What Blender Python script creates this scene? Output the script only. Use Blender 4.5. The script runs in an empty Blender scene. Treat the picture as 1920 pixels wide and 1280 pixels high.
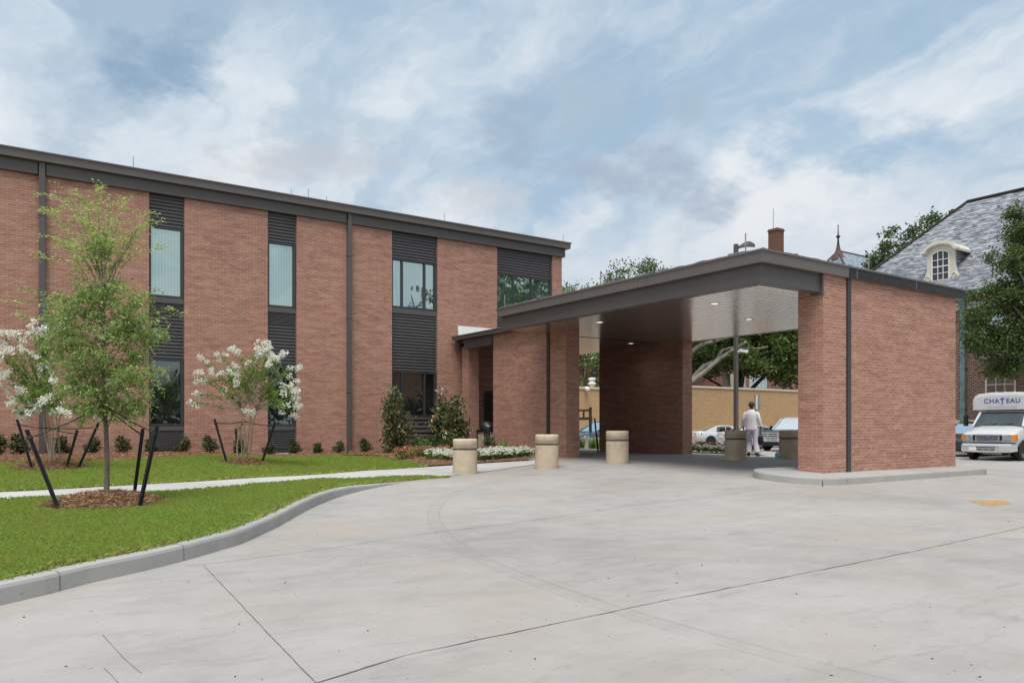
import bpy, math, random
import numpy as np
from mathutils import Vector, Matrix
rng = np.random.default_rng(7)
random.seed(7)
scene = bpy.context.scene
COL = scene.collection

# ------------------------------------------------------------------ camera geometry (metres; X runs along the brick facade)
F, CX, HZ, ZC = 1440.0, 960.0, 797.0, 1.3
TH = math.atan2(2096, 1440)
SN, CS = math.sin(TH), math.cos(TH)

def ss(t):
    t = np.clip(t, 0.0, 1.0)
    return t * t * (3 - 2 * t)

def gz(X, Y):                      # height of the paved grade: rises to the entrance, falls to the far car park
    far = ss((X - 19.0) / 11.0); kx = ss((X - 8.5) / 6.0)
    near = ss((Y - 6.0) / 9.0) * (0.10 + 0.22 * kx) + 0.20 * ss((Y - 16.0) / 6.0) * (1 - kx)
    return near * (1 - far) - 0.15 * far

def lz(X, Y):                      # height of lawn and walk
    return gz(X, Y) + 0.14 * (1 - ss((X - 4.2) / 3.6))

def ray(px, py):
    r = (px - CX) / F
    return SN * r + CS, -CS * r + SN, (HZ - py) / F

def hit(px, py, surf=gz, dz=0.0):  # where the line of sight to a spot on the ground meets it
    x, y, z = ray(px, py)
    d = 10.0
    for _ in range(60):
        h = float(surf(x * d, y * d)) + dz
        d = 0.5 * d + 0.5 * (ZC - h) / -z
    return Vector((x * d, y * d, float(surf(x * d, y * d)) + dz))

def at_depth(px, py, d):
    x, y, z = ray(px, py)
    return Vector((x * d, y * d, ZC + z * d))

def on_y(px, Y):
    x, y, z = ray(px, HZ)
    return x / y * Y

# ------------------------------------------------------------------ object helpers
def tag(o, label=None, cat=None, group=None, kind=None):
    if label: o['label'] = label
    if cat: o['category'] = cat
    if group: o['group'] = group
    if kind: o['kind'] = kind
    return o

def thing(name, label, cat, loc=(0, 0, 0), rotz=0.0, group=None):
    o = bpy.data.objects.new(name, None)
    COL.objects.link(o)
    o.empty_display_size = 0.3
    o.location = loc
    o.rotation_euler = (0, 0, rotz)
    return tag(o, label, cat, group)

class MB:
    """collects faces in metres"""
    def __init__(self):
        self.v = []; self.f = []; self.m = []; self.sm = []
    def add(self, vs, fs, mi=0, smooth=False):
        b = len(self.v)
        self.v.extend([tuple(p) for p in vs])
        for q in fs:
            self.f.append(tuple(i + b for i in q)); self.m.append(mi); self.sm.append(smooth)
        return self
    def box(self, x0, x1, y0, y1, z0, z1, mi=0):
        vs = [(x0,y0,z0),(x1,y0,z0),(x1,y1,z0),(x0,y1,z0),(x0,y0,z1),(x1,y0,z1),(x1,y1,z1),(x0,y1,z1)]
        return self.add(vs, [(0,3,2,1),(4,5,6,7),(0,1,5,4),(1,2,6,5),(2,3,7,6),(3,0,4,7)], mi)
    def bar(self, a, b, w, h, mi=0, up=(0,0,1)):
        a, b = Vector(a), Vector(b); d = (b - a).normalized()
        u = Vector(up)
        if abs(d.dot(u)) > 0.98: u = Vector((1,0,0))
        s = d.cross(u).normalized(); t = s.cross(d).normalized()
        vs = []
        for p in (a, b):
            for i, j in ((-1,-1),(1,-1),(1,1),(-1,1)):
                vs.append(p + s * (i*w/2) + t * (j*h/2))
        return self.add(vs, [(0,3,2,1),(4,5,6,7),(0,1,5,4),(1,2,6,5),(2,3,7,6),(3,0,4,7)], mi)
    def tube(self, path, rad, n=8, mi=0, cap=True, smooth=True):
        path = [Vector(p) for p in path]
        if not hasattr(rad, '__len__'): rad = [rad] * len(path)
        rings = []
        ref = Vector((0.31, 0.95, 0.05))
        for i, p in enumerate(path):
            d = (path[min(i+1, len(path)-1)] - path[max(i-1, 0)])
            if d.length < 1e-9: d = Vector((0,0,1))
            d.normalize()
            u = ref - d * ref.dot(d)
            if u.length < 1e-3: u = Vector((1,0,0)) - d * d.x
            u.normalize(); w = d.cross(u)
            rings.append([p + (u*math.cos(2*math.pi*k/n) + w*math.sin(2*math.pi*k/n))*rad[i] for k in range(n)])
        vs = [q for r in rings for q in r]
        fs = [(i*n+k, i*n+(k+1)%n, (i+1)*n+(k+1)%n, (i+1)*n+k) for i in range(len(path)-1) for k in range(n)]
        self.add(vs, fs, mi, smooth)
        if cap:
            self.add(rings[0][::-1], [tuple(range(n))], mi); self.add(rings[-1], [tuple(range(n))], mi)
        return self
    def lathe(self, prof, c=(0,0,0), n=32, axis='z', mi=0, smooth=True):
        vs = []
        for r, h in prof:
            for k in range(n):
                a = 2*math.pi*k/n
                p = (r*math.cos(a), r*math.sin(a), h)
                if axis == 'y': p = (p[0], p[2], p[1])
                if axis == 'x': p = (p[2], p[0], p[1])
                vs.append((p[0]+c[0], p[1]+c[1], p[2]+c[2]))
        fl = (axis == 'y')
        fs = []
        for i in range(len(prof)-1):
            for k in range(n):
                q = (i*n+k, i*n+(k+1)%n, (i+1)*n+(k+1)%n, (i+1)*n+k)
                fs.append(q[::-1] if fl else q)
        return self.add(vs, fs, mi, smooth)
    def loft(self, rings, closed=True, caps=True, mi=0, smooth=False):
        n = len(rings[0])
        vs = [p for r in rings for p in r]
        kk = n if closed else n-1
        fs = [(i*n+k, i*n+(k+1)%n, (i+1)*n+(k+1)%n, (i+1)*n+k) for i in range(len(rings)-1) for k in range(kk)]
        self.add(vs, fs, mi, smooth)
        if caps and closed:
            self.add(rings[0][::-1], [tuple(range(n))], mi); self.add(rings[-1], [tuple(range(n))], mi)
        return self
    def prism(self, poly, z0, z1, mi=0):
        n = len(poly)
        a = sum(poly[i][0]*poly[(i+1)%n][1]-poly[(i+1)%n][0]*poly[i][1] for i in range(n))
        if a < 0: poly = poly[::-1]
        return self.loft([[(x,y,z0) for x,y in poly], [(x,y,z1) for x,y in poly]], mi=mi)

def make_mesh(name, V, Fs, mats, mi=None, sm=None, uv=True):
    me = bpy.data.meshes.new(name)
    me.from_pydata([tuple(map(float, p)) for p in V], [], Fs)
    for m in mats: me.materials.append(m)
    if mi is not None and len(mats) > 1: me.polygons.foreach_set('material_index', np.array(mi, dtype=np.int32))
    if sm is not None: me.polygons.foreach_set('use_smooth', np.array(sm, dtype=bool))
    me.update()
    if uv and len(me.loops):
        uvl = me.uv_layers.new(name='UVMap')
        nl = len(me.loops)
        co = np.empty(len(me.vertices)*3, dtype=np.float32); me.vertices.foreach_get('co', co); co = co.reshape(-1,3)
        vi = np.empty(nl, dtype=np.int32); me.loops.foreach_get('vertex_index', vi)
        npoly = len(me.polygons)
        nor = np.empty(npoly*3, dtype=np.float32); me.polygons.foreach_get('normal', nor); nor = np.abs(nor.reshape(-1,3))
        tot = np.empty(npoly, dtype=np.int32); me.polygons.foreach_get('loop_total', tot)
        pn = np.repeat(np.arange(npoly), tot)
        ax = np.argmax(nor, axis=1)[pn]
        c = co[vi]
        u = np.where(ax == 0, c[:,1], c[:,0]); v = np.where(ax == 2, c[:,1], c[:,2])
        out = np.stack([u, v], axis=1).astype(np.float32).ravel()
        uvl.data.foreach_set('uv', out)
    return me

def link(name, me, parent=None, world=True):
    o = bpy.data.objects.new(name, me)
    COL.objects.link(o)
    if parent is not None:
        o.parent = parent
    return o

def root_of(o):
    while o.parent is not None: o = o.parent
    return o

def part(name, mb, mats, parent=None, world=True, bevel=0.0, label=None):
    """links the collected faces as ONE mesh object; world=True: faces were given in world metres"""
    V = mb.v
    if not isinstance(mats, (list, tuple)): mats = [mats]
    me = make_mesh(name, V, mb.f, mats, mb.m, mb.sm)
    if parent is not None and world:
        l = root_of(parent).location
        me.transform(Matrix.Translation((-l.x, -l.y, -l.z)))
    o = link(name, me, parent)
    if label: o['label'] = label
    if bevel:
        b = o.modifiers.new('bevel', 'BEVEL'); b.width = bevel; b.segments = 2; b.limit_method = 'ANGLE'; b.angle_limit = math.radians(40)
    return o

def np_mesh(name, V, Q, mats, mi=None, smooth=False):
    """fast mesh from arrays, Q is (n,k)"""
    me = bpy.data.meshes.new(name)
    n, k = Q.shape
    me.vertices.add(len(V)); me.vertices.foreach_set('co', V.astype(np.float32).ravel())
    me.loops.add(n*k); me.loops.foreach_set('vertex_index', Q.astype(np.int32).ravel())
    me.polygons.add(n)
    me.polygons.foreach_set('loop_start', np.arange(0, n*k, k, dtype=np.int32))
    for m in mats: me.materials.append(m)
    if mi is not None: me.polygons.foreach_set('material_index', mi.astype(np.int32))
    me.polygons.foreach_set('use_smooth', np.full(n, smooth, dtype=bool))
    me.update(calc_edges=True)
    return me

def copy_tree(o, parent=None):
    c = o.copy(); COL.objects.link(c)
    if parent is not None:
        c.parent = parent
    for ch in list(o.children): copy_tree(ch, c)
    return c

# ------------------------------------------------------------------ leaves
def unit(a): return a / np.maximum(np.linalg.norm(a, axis=1, keepdims=True), 1e-9)

def leaf_cards(P, A, S, W, fold=0.15):
    """one folded four-point leaf for each point P: axis A (unit), length S, width ratio W"""
    n = len(P)
    R = unit(rng.normal(size=(n,3)))
    side = unit(np.cross(A, R)); nor = np.cross(side, A)
    S = np.broadcast_to(np.asarray(S, dtype=float), (n,))[:,None]
    mid = P + A*S*0.45 - nor*S*fold
    V = np.stack([P, mid + side*S*W*0.5 + nor*S*fold, P + A*S, mid - side*S*W*0.5 + nor*S*fold], axis=1).reshape(-1,3)
    Q = np.arange(4*n).reshape(n,4)
    return V, Q

def blob_cloud(blobs, nclump, nleaf, clump_r, size, shell=0.55, up=0.3, flat=0.75):
    """leaf positions: clumps scattered in the outer part of ellipsoid blobs, leaves scattered in the clumps"""
    C = np.array([b[0] for b in blobs], dtype=float); R = np.array([b[1] for b in blobs], dtype=float)
    w = np.prod(R, axis=1)**(2/3); w /= w.sum()
    bi = rng.choice(len(blobs), size=nclump, p=w)
    d = unit(rng.normal(size=(nclump,3)))
    rad = (shell + (1-shell)*rng.random(nclump)**0.7)[:,None]
    cc = C[bi] + d*R[bi]*rad
    per = rng.integers(int(nleaf*0.4), int(nleaf*1.6)+1, size=nclump)
    idx = np.repeat(np.arange(nclump), per)
    n = len(idx)
    cr = (clump_r*(0.55+0.9*rng.random(nclump)))[idx][:,None]
    off = rng.normal(size=(n,3))*cr*np.array([0.5,0.5,0.5*flat])
    P = cc[idx] + off
    A = unit(rng.normal(size=(n,3)) + np.array([0,0,up]) + 0.6*unit(off))
    S = size*(0.6+0.8*rng.random(n))
    return P, A, S, cc

# ------------------------------------------------------------------ materials
def new_mat(name):
    m = bpy.data.materials.new(name); m.use_nodes = True
    nt = m.node_tree; nt.nodes.clear()
    out = nt.nodes.new('ShaderNodeOutputMaterial')
    return m, nt, out

class NT:
    def __init__(self, nt): self.nt = nt
    def n(self, t, **kw):
        nd = self.nt.nodes.new(t)
        ins = kw.pop('ins', {})
        for k, v in kw.items(): setattr(nd, k, v)
        for k, v in ins.items():
            if isinstance(v, bpy.types.NodeSocket): self.nt.links.new(v, nd.inputs[k])
            else: nd.inputs[k].default_value = v
        return nd
    def link(self, a, b): self.nt.links.new(a, b)
    def noise(self, vec, scale, detail=4, rough=0.55, dist=0.0):
        return self.n('ShaderNodeTexNoise', ins={'Vector': vec, 'Scale': scale, 'Detail': detail, 'Roughness': rough, 'Distortion': dist}).outputs['Fac']
    def ramp(self, fac, stops, interp='LINEAR'):
        r = self.n('ShaderNodeValToRGB', ins={'Fac': fac}); r.color_ramp.interpolation = interp
        els = r.color_ramp.elements
        while len(els) < len(stops): els.new(0.5)
        for e, (p, c) in zip(els, stops):
            e.position = p; e.color = c if len(c) == 4 else (*c, 1)
        return r.outputs['Color']
    def val(self, fac, a, b, lo=0.0, hi=1.0):
        return self.n('ShaderNodeMapRange', ins={'Value': fac, 'From Min': a, 'From Max': b, 'To Min': lo, 'To Max': hi}).outputs['Result']
    def mix(self, fac, a, b, mode='MIX'):
        nd = self.n('ShaderNodeMix', data_type='RGBA', blend_type=mode)
        for sock, v in ((nd.inputs[0], fac), (nd.inputs[6], a), (nd.inputs[7], b)):
            if isinstance(v, bpy.types.NodeSocket): self.nt.links.new(v, sock)
            else: sock.default_value = v if not isinstance(v, tuple) or len(v) == 4 else (*v, 1)
        return nd.outputs[2]
    def math(self, op, a, b=0.0, c=0.0):
        nd = self.n('ShaderNodeMath', operation=op)
        for i, v in enumerate((a, b, c)):
            if isinstance(v, bpy.types.NodeSocket): self.nt.links.new(v, nd.inputs[i])
            else: nd.inputs[i].default_value = v
        return nd.outputs[0]
    def mapping(self, vec, loc=(0,0,0), rot=(0,0,0), scale=(1,1,1)):
        return self.n('ShaderNodeMapping', ins={'Vector': vec, 'Location': loc, 'Rotation': rot, 'Scale': scale}).outputs[0]
    def coord(self, k='Object'): return self.n('ShaderNodeTexCoord').outputs[k]
    def geo(self, k): return self.n('ShaderNodeNewGeometry').outputs[k]
    def bsdf(self, out, **kw):
        ins = {'Roughness': 0.6}; ins.update(kw)
        b = self.n('ShaderNodeBsdfPrincipled', ins=ins)
        self.link(b.outputs[0], out.inputs['Surface'])
        return b
    def bump(self, h, strength=0.3, dist=0.01):
        return self.n('ShaderNodeBump', ins={'Height': h, 'Strength': strength, 'Distance': dist}).outputs[0]

def c4(c): return (*c, 1.0)

def plain(name, col, rough=0.6, metal=0.0, var=0.12, scale=6.0, spec=0.5, coat=0.0, bump=0.0, bscale=60.0, dirt=None):
    m, nt, out = new_mat(name); t = NT(nt)
    v = t.coord('Object')
    f = t.noise(v, scale, 5, 0.6)
    lo = tuple(x*(1-var) for x in col); hi = tuple(min(1, x*(1+var)) for x in col)
    c = t.ramp(f, [(0.3, lo), (0.7, hi)])
    if dirt:
        f2 = t.noise(t.mapping(v, scale=(1,1,0.35)), scale*0.6, 6, 0.7)
        c = t.mix(t.val(f2, 0.5, 0.75, 0, dirt), c, c4(tuple(x*0.55 for x in col)))
    b = t.bsdf(out, **{'Base Color': c, 'Roughness': rough, 'Metallic': metal, 'Specular IOR Level': spec, 'Coat Weight': coat, 'Coat Roughness': 0.05})
    rv = t.val(t.noise(v, scale*2.3, 3), 0.3, 0.7, max(0.02, rough-0.08), min(1, rough+0.08)); t.link(rv, b.inputs['Roughness'])
    if bump:
        t.link(t.bump(t.noise(v, bscale, 4), bump, 0.01), b.inputs['Normal'])
    return m

def brick_mat(name, c1, c2, mortar, bw=0.203, bh=0.0677, ms=0.011, streak=0.35, light=0.25, dark=0.0, bump=0.25):
    m, nt, out = new_mat(name); t = NT(nt)
    uv = t.coord('UV')
    br = t.n('ShaderNodeTexBrick', offset=0.5, ins={'Vector': uv, 'Color1': c4(c1), 'Color2': c4(c2), 'Mortar': c4(mortar), 'Scale': 1.0,
             'Mortar Size': ms*0.5, 'Mortar Smooth': 0.2, 'Bias': 0.0, 'Brick Width': bw, 'Row Height': bh})
    col = br.outputs['Color']
    # rows and runs of slightly different bricks
    f1 = t.noise(t.mapping(uv, scale=(1.1, 7.0, 1)), 1.0, 5, 0.62)
    f2 = t.noise(t.mapping(uv, scale=(0.35, 0.5, 1)), 1.0, 4, 0.6)
    f3 = t.noise(t.mapping(uv, scale=(4.9, 14.8, 1)), 1.0, 2, 0.5)
    col = t.mix(t.val(f1, 0.40, 0.66, 0, streak), col, c4(tuple(x*0.62 for x in c1)))
    col = t.mix(t.val(f3, 0.54, 0.70, 0, 0.55), col, c4(tuple(min(1, x*1.38) for x in c2)))
    col = t.mix(t.val(f2, 0.35, 0.7, 0, light), col, c4(tuple(min(1, x*1.25+0.02) for x in c2)))
    if dark:
        col = t.mix(t.val(t.noise(t.mapping(uv, scale=(4.9, 14.8, 1), loc=(7,3,0)), 1.0, 1, 0.5), 0.5, 0.58, 0, dark), col, c4((0.05, 0.03, 0.028)))
        col = t.mix(br.outputs['Fac'], col, c4(mortar))
    # pale efflorescence and mortar smears in small runs
    f4 = t.noise(t.mapping(uv, scale=(0.8, 2.2, 1), loc=(11,5,0)), 1.0, 5, 0.7)
    sm = t.math('MULTIPLY', t.val(f4, 0.60, 0.74, 0, 0.75), br.outputs['Fac'])
    col = t.mix(sm, col, c4(tuple(min(1, x*2.0+0.1) for x in mortar)))
    b = t.bsdf(out, **{'Base Color': col, 'Roughness': 0.85, 'Specular IOR Level': 0.25})
    h = t.math('SUBTRACT', t.math('MULTIPLY', t.noise(uv, 40, 3), 0.3), br.outputs['Fac'])
    if bump: t.link(t.bump(h, bump, 0.006), b.inputs['Normal'])
    return m

def leaf_mat(name, lo, hi, trans=0.35, rough=0.5, spec=0.4):
    m, nt, out = new_mat(name); t = NT(nt)
    r = t.geo('Random Per Island')
    mid = tuple((a+b)*0.5 for a, b in zip(lo, hi))
    c = t.ramp(r, [(0.0, lo), (0.5, mid), (1.0, hi)])
    b = t.n('ShaderNodeBsdfPrincipled', ins={'Base Color': c, 'Roughness': rough, 'Specular IOR Level': spec})
    tr = t.n('ShaderNodeBsdfTranslucent', ins={'Color': t.mix(0.4, c, (hi[0]*1.3, hi[1]*1.3, hi[2], 1))})
    mx = t.n('ShaderNodeMixShader', ins={0: trans}); t.link(b.outputs[0], mx.inputs[1]); t.link(tr.outputs[0], mx.inputs[2])
    t.link(mx.outputs[0], out.inputs['Surface'])
    return m

def glass_mat(name, inner=(0.02,0.026,0.028), tint=(0.78,0.88,0.88), refl=0.4, rough=0.015, wobble=0.02, blinds=0.0):
    m, nt, out = new_mat(name); t = NT(nt)
    v = t.coord('Object')
    d = t.n('ShaderNodeBsdfDiffuse', ins={'Color': t.ramp(t.noise(v, 0.9, 3), [(0.35, tuple(x*0.5 for x in inner)), (0.7, tuple(x*1.6 for x in inner))])})
    if blinds:            # pale vertical blinds hanging behind the pane
        w_ = t.n('ShaderNodeTexWave', wave_type='BANDS', bands_direction='X', ins={'Vector': v, 'Scale': 3.6, 'Distortion': 0.3, 'Detail': 1.0})
        bl_ = t.mix(w_.outputs['Fac'], (0.10, 0.125, 0.12, 1), (0.30, 0.35, 0.335, 1))
        t.link(t.mix(blinds, d.inputs['Color'].links[0].from_socket, bl_), d.inputs['Color'])
    bn = t.bump(t.noise(v, 0.8, 2), wobble, 0.2)
    g = t.n('ShaderNodeBsdfGlossy', ins={'Color': c4(tint), 'Roughness': rough, 'Normal': bn})
    lw = t.n('ShaderNodeLayerWeight', ins={'Blend': 0.35})
    fac = t.val(lw.outputs['Fresnel'], 0.0, 1.0, refl, 1.0)
    mx = t.n('ShaderNodeMixShader', ins={0: fac}); t.link(d.outputs[0], mx.inputs[1]); t.link(g.outputs[0], mx.inputs[2])
    t.link(mx.outputs[0], out.inputs['Surface'])
    return m

M = {}
M['brick'] = brick_mat('facade_brick', (0.340,0.167,0.118), (0.458,0.240,0.177), (0.58,0.43,0.36), ms=0.010, streak=0.55)
M['tan_brick'] = brick_mat('tan_brick', (0.42,0.27,0.135), (0.53,0.35,0.18), (0.40,0.29,0.18), streak=0.2, light=0.15)
M['old_brick'] = brick_mat('old_brick', (0.20,0.085,0.055), (0.30,0.13,0.085), (0.45,0.39,0.34), bw=0.22, bh=0.085, ms=0.020, streak=0.2, light=0.05, dark=0.95)
M['red_brick'] = brick_mat('red_brick', (0.25,0.105,0.085), (0.32,0.15,0.12), (0.38,0.27,0.23))
M['chimney_brick'] = brick_mat('chimney_brick', (0.13,0.055,0.038), (0.20,0.09,0.062), (0.20,0.15,0.12), dark=0.3)
M['bronze'] = plain('bronze_metal', (0.102,0.092,0.089), 0.42, 0.0, 0.06, 1.2, spec=0.5)
M['bronze_light'] = plain('bronze_metal_trim', (0.150,0.134,0.127), 0.40, 0.0, 0.06, 1.2, spec=0.6)
M['louvre'] = plain('louvre_metal', (0.110,0.104,0.108), 0.40, 0.0, 0.06, 1.0, spec=0.5)
M['frame'] = plain('window_frame_metal', (0.045,0.045,0.049), 0.35, 0.0, 0.05, 2.0)
M['glass'] = glass_mat('window_glass', inner=(0.05,0.065,0.065), refl=0.50, tint=(0.76,0.95,0.94), wobble=0.06)
M['blind_glass'] = glass_mat('blind_window_glass', inner=(0.05,0.065,0.065), refl=0.46, tint=(0.74,0.95,0.92), wobble=0.06, blinds=0.9)
M['dormer_glass'] = glass_mat('dormer_glass', inner=(0.012,0.013,0.014), refl=0.04, tint=(0.8,0.85,0.9))
M['dark_glass'] = glass_mat('lower_window_glass', inner=(0.010,0.013,0.013), refl=0.16, tint=(0.75,0.88,0.84))
M['car_glass'] = glass_mat('car_glass', inner=(0.018,0.021,0.023), refl=0.11, tint=(0.9,0.95,0.96))
M['white_paint'] = plain('white_paint', (0.58,0.58,0.585), 0.3, 0.0, 0.03, 3.0, coat=0.5)
M['silver_paint'] = plain('silver_white_paint', (0.55,0.56,0.575), 0.28, 0.0, 0.03, 3.0, coat=0.6)
M['black_paint'] = plain('black_paint', (0.018,0.019,0.02), 0.22, 0.0, 0.05, 3.0, coat=0.8)
M['navy_paint'] = plain('navy_paint', (0.035,0.06,0.095), 0.22, 0.0, 0.05, 3.0, coat=0.8)
M['chrome'] = plain('chrome', (0.74,0.74,0.75), 0.18, 0.7, 0.03, 4.0)
M['rubber'] = plain('rubber', (0.02,0.02,0.02), 0.8, 0, 0.2, 8)
M['black'] = plain('black_plastic', (0.014,0.014,0.015), 0.5, 0, 0.2, 5)
M['stake'] = plain('stake_paint', (0.012,0.013,0.014), 0.45, 0, 0.2, 9)
M['white'] = plain('white_membrane', (0.82,0.82,0.80), 0.5, 0, 0.04, 3)
M['cream'] = plain('cream_paint', (0.72,0.68,0.58), 0.5, 0, 0.05, 3, dirt=0.2)
M['stone'] = plain('limestone', (0.62,0.58,0.50), 0.8, 0, 0.1, 2, dirt=0.3)
M['coping'] = plain('coping_stone', (0.60,0.55,0.46), 0.8, 0, 0.08, 2, dirt=0.2)
M['verdigris'] = plain('verdigris_copper', (0.16,0.245,0.245), 0.65, 0, 0.3, 3, dirt=0.4)
M['grey_metal'] = plain('grey_metal', (0.30,0.31,0.32), 0.4, 0.4, 0.08, 4)
M['amber'] = plain('amber_lens', (0.75,0.25,0.03), 0.2, 0, 0.05, 4, coat=0.5)
M['red_lens'] = plain('red_lens', (0.45,0.03,0.03), 0.2, 0, 0.05, 4, coat=0.5)
M['headlamp'] = plain('headlamp_lens', (0.42,0.44,0.45), 0.1, 0.3, 0.3, 14, coat=0.8)
M['letter_blue'] = plain('letter_blue', (0.075,0.10,0.30), 0.5, 0, 0.03, 4)
M['letter_grey'] = plain('letter_grey', (0.50,0.50,0.53), 0.5, 0, 0.03, 4)
M['bark'] = plain('grey_bark', (0.16,0.13,0.10), 0.9, 0, 0.35, 14, bump=0.6, bscale=40)
M['oak_bark'] = plain('oak_bark', (0.27,0.24,0.21), 0.9, 0, 0.35, 3, bump=0.6, bscale=12)
M['dark_bark'] = plain('dark_bark', (0.035,0.03,0.026), 0.9, 0, 0.35, 3, bump=0.6, bscale=12)
M['pale_bark'] = plain('pale_bark', (0.40,0.31,0.235), 0.85, 0, 0.25, 10, bump=0.4)
M['skin'] = plain('skin', (0.20,0.10,0.065), 0.55, 0, 0.08, 20)
M['hair'] = plain('hair', (0.03,0.024,0.022), 0.6, 0, 0.3, 40)
M['blouse'] = plain('white_cloth', (0.88,0.86,0.90), 0.9, 0, 0.03, 15)
M['trousers'] = plain('lilac_cloth', (0.78,0.72,0.84), 0.9, 0, 0.04, 15)
M['leather'] = plain('tan_leather', (0.16,0.10,0.06), 0.6, 0, 0.2, 15)
M['paint_yellow'] = None

def concrete(name, base, streak=True):
    m, nt, out = new_mat(name); t = NT(nt)
    v = t.coord('Object')
    big = t.noise(v, 0.22, 6, 0.6, 0.3)
    med = t.noise(t.mapping(v, scale=(1,1,1)), 1.6, 7, 0.7)
    col = t.ramp(t.math('ADD', t.math('MULTIPLY', big, 0.6), t.math('MULTIPLY', med, 0.4)),
                 [(0.32, tuple(x*0.72 for x in base)), (0.5, base), (0.68, tuple(min(1, x*1.20) for x in base))])
    if streak:
        # traffic scuffs, mostly running along the direction cars take
        s1 = t.noise(t.mapping(v, rot=(0,0,0.30), scale=(0.9, 2.6, 1)), 1.0, 8, 0.70, 0.8)
        col = t.mix(t.val(s1, 0.52, 0.70, 0, 0.42), col, c4(tuple(x*0.62 for x in base)))
        s2 = t.noise(t.mapping(v, rot=(0,0,-0.55), scale=(1.3, 5.5, 1), loc=(3,9,0)), 1.0, 7, 0.72, 1.0)
        col = t.mix(t.val(s2, 0.58, 0.74, 0, 0.52), col, c4(tuple(x*0.5 for x in base)))
        s4 = t.noise(t.mapping(v, rot=(0,0,0.9), scale=(0.5, 2.6, 1), loc=(13,2,0)), 1.0, 6, 0.7, 0.8)
        col = t.mix(t.val(s4, 0.55, 0.75, 0, 0.35), col, c4(tuple(min(1, x*1.22) for x in base)))
        # warm rust tint in places
        s3 = t.noise(t.mapping(v, loc=(20,4,0)), 0.5, 5, 0.6)
        col = t.mix(t.val(s3, 0.48, 0.68, 0, 0.55), col, c4((base[0]*1.06, base[1]*0.95, base[2]*0.85)))
    fine = t.noise(v, 38, 4, 0.7)
    col = t.mix(t.val(fine, 0.45, 0.75, 0, 0.16), col, c4(tuple(x*0.6 for x in base)))
    pit = t.noise(v, 14, 2, 0.5)
    col = t.mix(t.val(pit, 0.70, 0.76, 0, 0.5), col, c4(tuple(x*0.5 for x in base)))
    b = t.bsdf(out, **{'Base Color': col, 'Roughness': 0.78, 'Specular IOR Level': 0.3})
    t.link(t.bump(t.math('ADD', fine, t.math('MULTIPLY', med, 2.0)), 0.15, 0.006), b.inputs['Normal'])
    return m
M['drive'] = concrete('drive_concrete', (0.38,0.36,0.341))
M['walk'] = concrete('walk_concrete', (0.52,0.505,0.49), False)
M['kerb'] = concrete('kerb_concrete', (0.40,0.39,0.372), False)
M['bollard'] = plain('exposed_aggregate', (0.58,0.475,0.35), 0.85, 0, 0.14, 5, bump=0.3, bscale=90, dirt=0.35)
M['joint'] = plain('joint_sealant', (0.16,0.148,0.135), 0.9, 0, 0.5, 5)
M['groove'] = plain('groove_band', (0.06,0.045,0.035), 0.8, 0, 0.2, 6)
M['soil'] = plain('soil', (0.075,0.05,0.03), 0.95, 0, 0.4, 8, bump=0.5, bscale=30)
M['lawn_soil'] = plain('lawn_soil', (0.13,0.17,0.03), 0.95, 0, 0.3, 3, bump=0.5, bscale=40)
M['grass'] = leaf_mat('grass_blades', (0.205,0.31,0.04), (0.42,0.54,0.125), 0.35, 0.55)
def patchy(mat, tint, sc=0.8):
    nt = mat.node_tree; t = NT(nt)
    v = t.coord('Object')
    n1 = t.val(t.noise(v, sc, 5, 0.65), 0.42, 0.68, 0, 0.65)
    for n in list(nt.nodes):
        if n.type in ('BSDF_PRINCIPLED', 'BSDF_TRANSLUCENT'):
            k = 'Base Color' if n.type == 'BSDF_PRINCIPLED' else 'Color'
            src = n.inputs[k].links[0].from_socket
            t.link(t.mix(n1, src, tint), n.inputs[k])
patchy(M['grass'], (0.40, 0.42, 0.09, 1))
M['dry_grass'] = leaf_mat('dry_grass', (0.20,0.14,0.06), (0.32,0.24,0.10), 0.3, 0.7)
M['ground'] = plain('far_ground', (0.20,0.19,0.17), 0.9, 0, 0.3, 0.05)
M['mulch'] = plain('mulch', (0.20,0.115,0.068), 0.95, 0, 0.45, 7, bump=0.8, bscale=35)
M['straw'] = leaf_mat('mulch_strands', (0.15,0.08,0.045), (0.50,0.31,0.185), 0.1, 0.8, 0.2)
M['leaf_young'] = leaf_mat('young_elm_leaf', (0.30,0.40,0.09), (0.56,0.66,0.26), 0.45)
M['leaf_elm'] = leaf_mat('elm_leaf', (0.095,0.175,0.05), (0.36,0.46,0.17), 0.42)
M['leaf_myrtle'] = leaf_mat('myrtle_leaf', (0.09,0.18,0.035), (0.26,0.38,0.09), 0.40)
M['petal_white'] = leaf_mat('white_petal', (0.76,0.76,0.70), (0.90,0.90,0.86), 0.35, 0.7, 0.2)
M['petal_pink'] = leaf_mat('pink_petal', (0.55,0.14,0.12), (0.80,0.38,0.30), 0.3, 0.7, 0.2)
M['petal_magenta'] = leaf_mat('magenta_petal', (0.40,0.06,0.24), (0.60,0.16,0.36), 0.3, 0.7, 0.2)
M['petal_red'] = leaf_mat('red_petal', (0.28,0.04,0.06), (0.50,0.16,0.17), 0.3, 0.7, 0.2)
M['leaf_magnolia'] = leaf_mat('magnolia_leaf', (0.045,0.085,0.038), (0.135,0.185,0.085), 0.15, 0.28, 0.6)
M['leaf_bronze'] = leaf_mat('magnolia_underside', (0.20,0.13,0.05), (0.42,0.31,0.13), 0.15, 0.5)
M['leaf_shrub'] = leaf_mat('shrub_leaf', (0.022,0.045,0.014), (0.075,0.11,0.035), 0.2, 0.4)
M['leaf_lily'] = leaf_mat('lily_leaf', (0.13,0.23,0.04), (0.34,0.44,0.13), 0.35)
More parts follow.
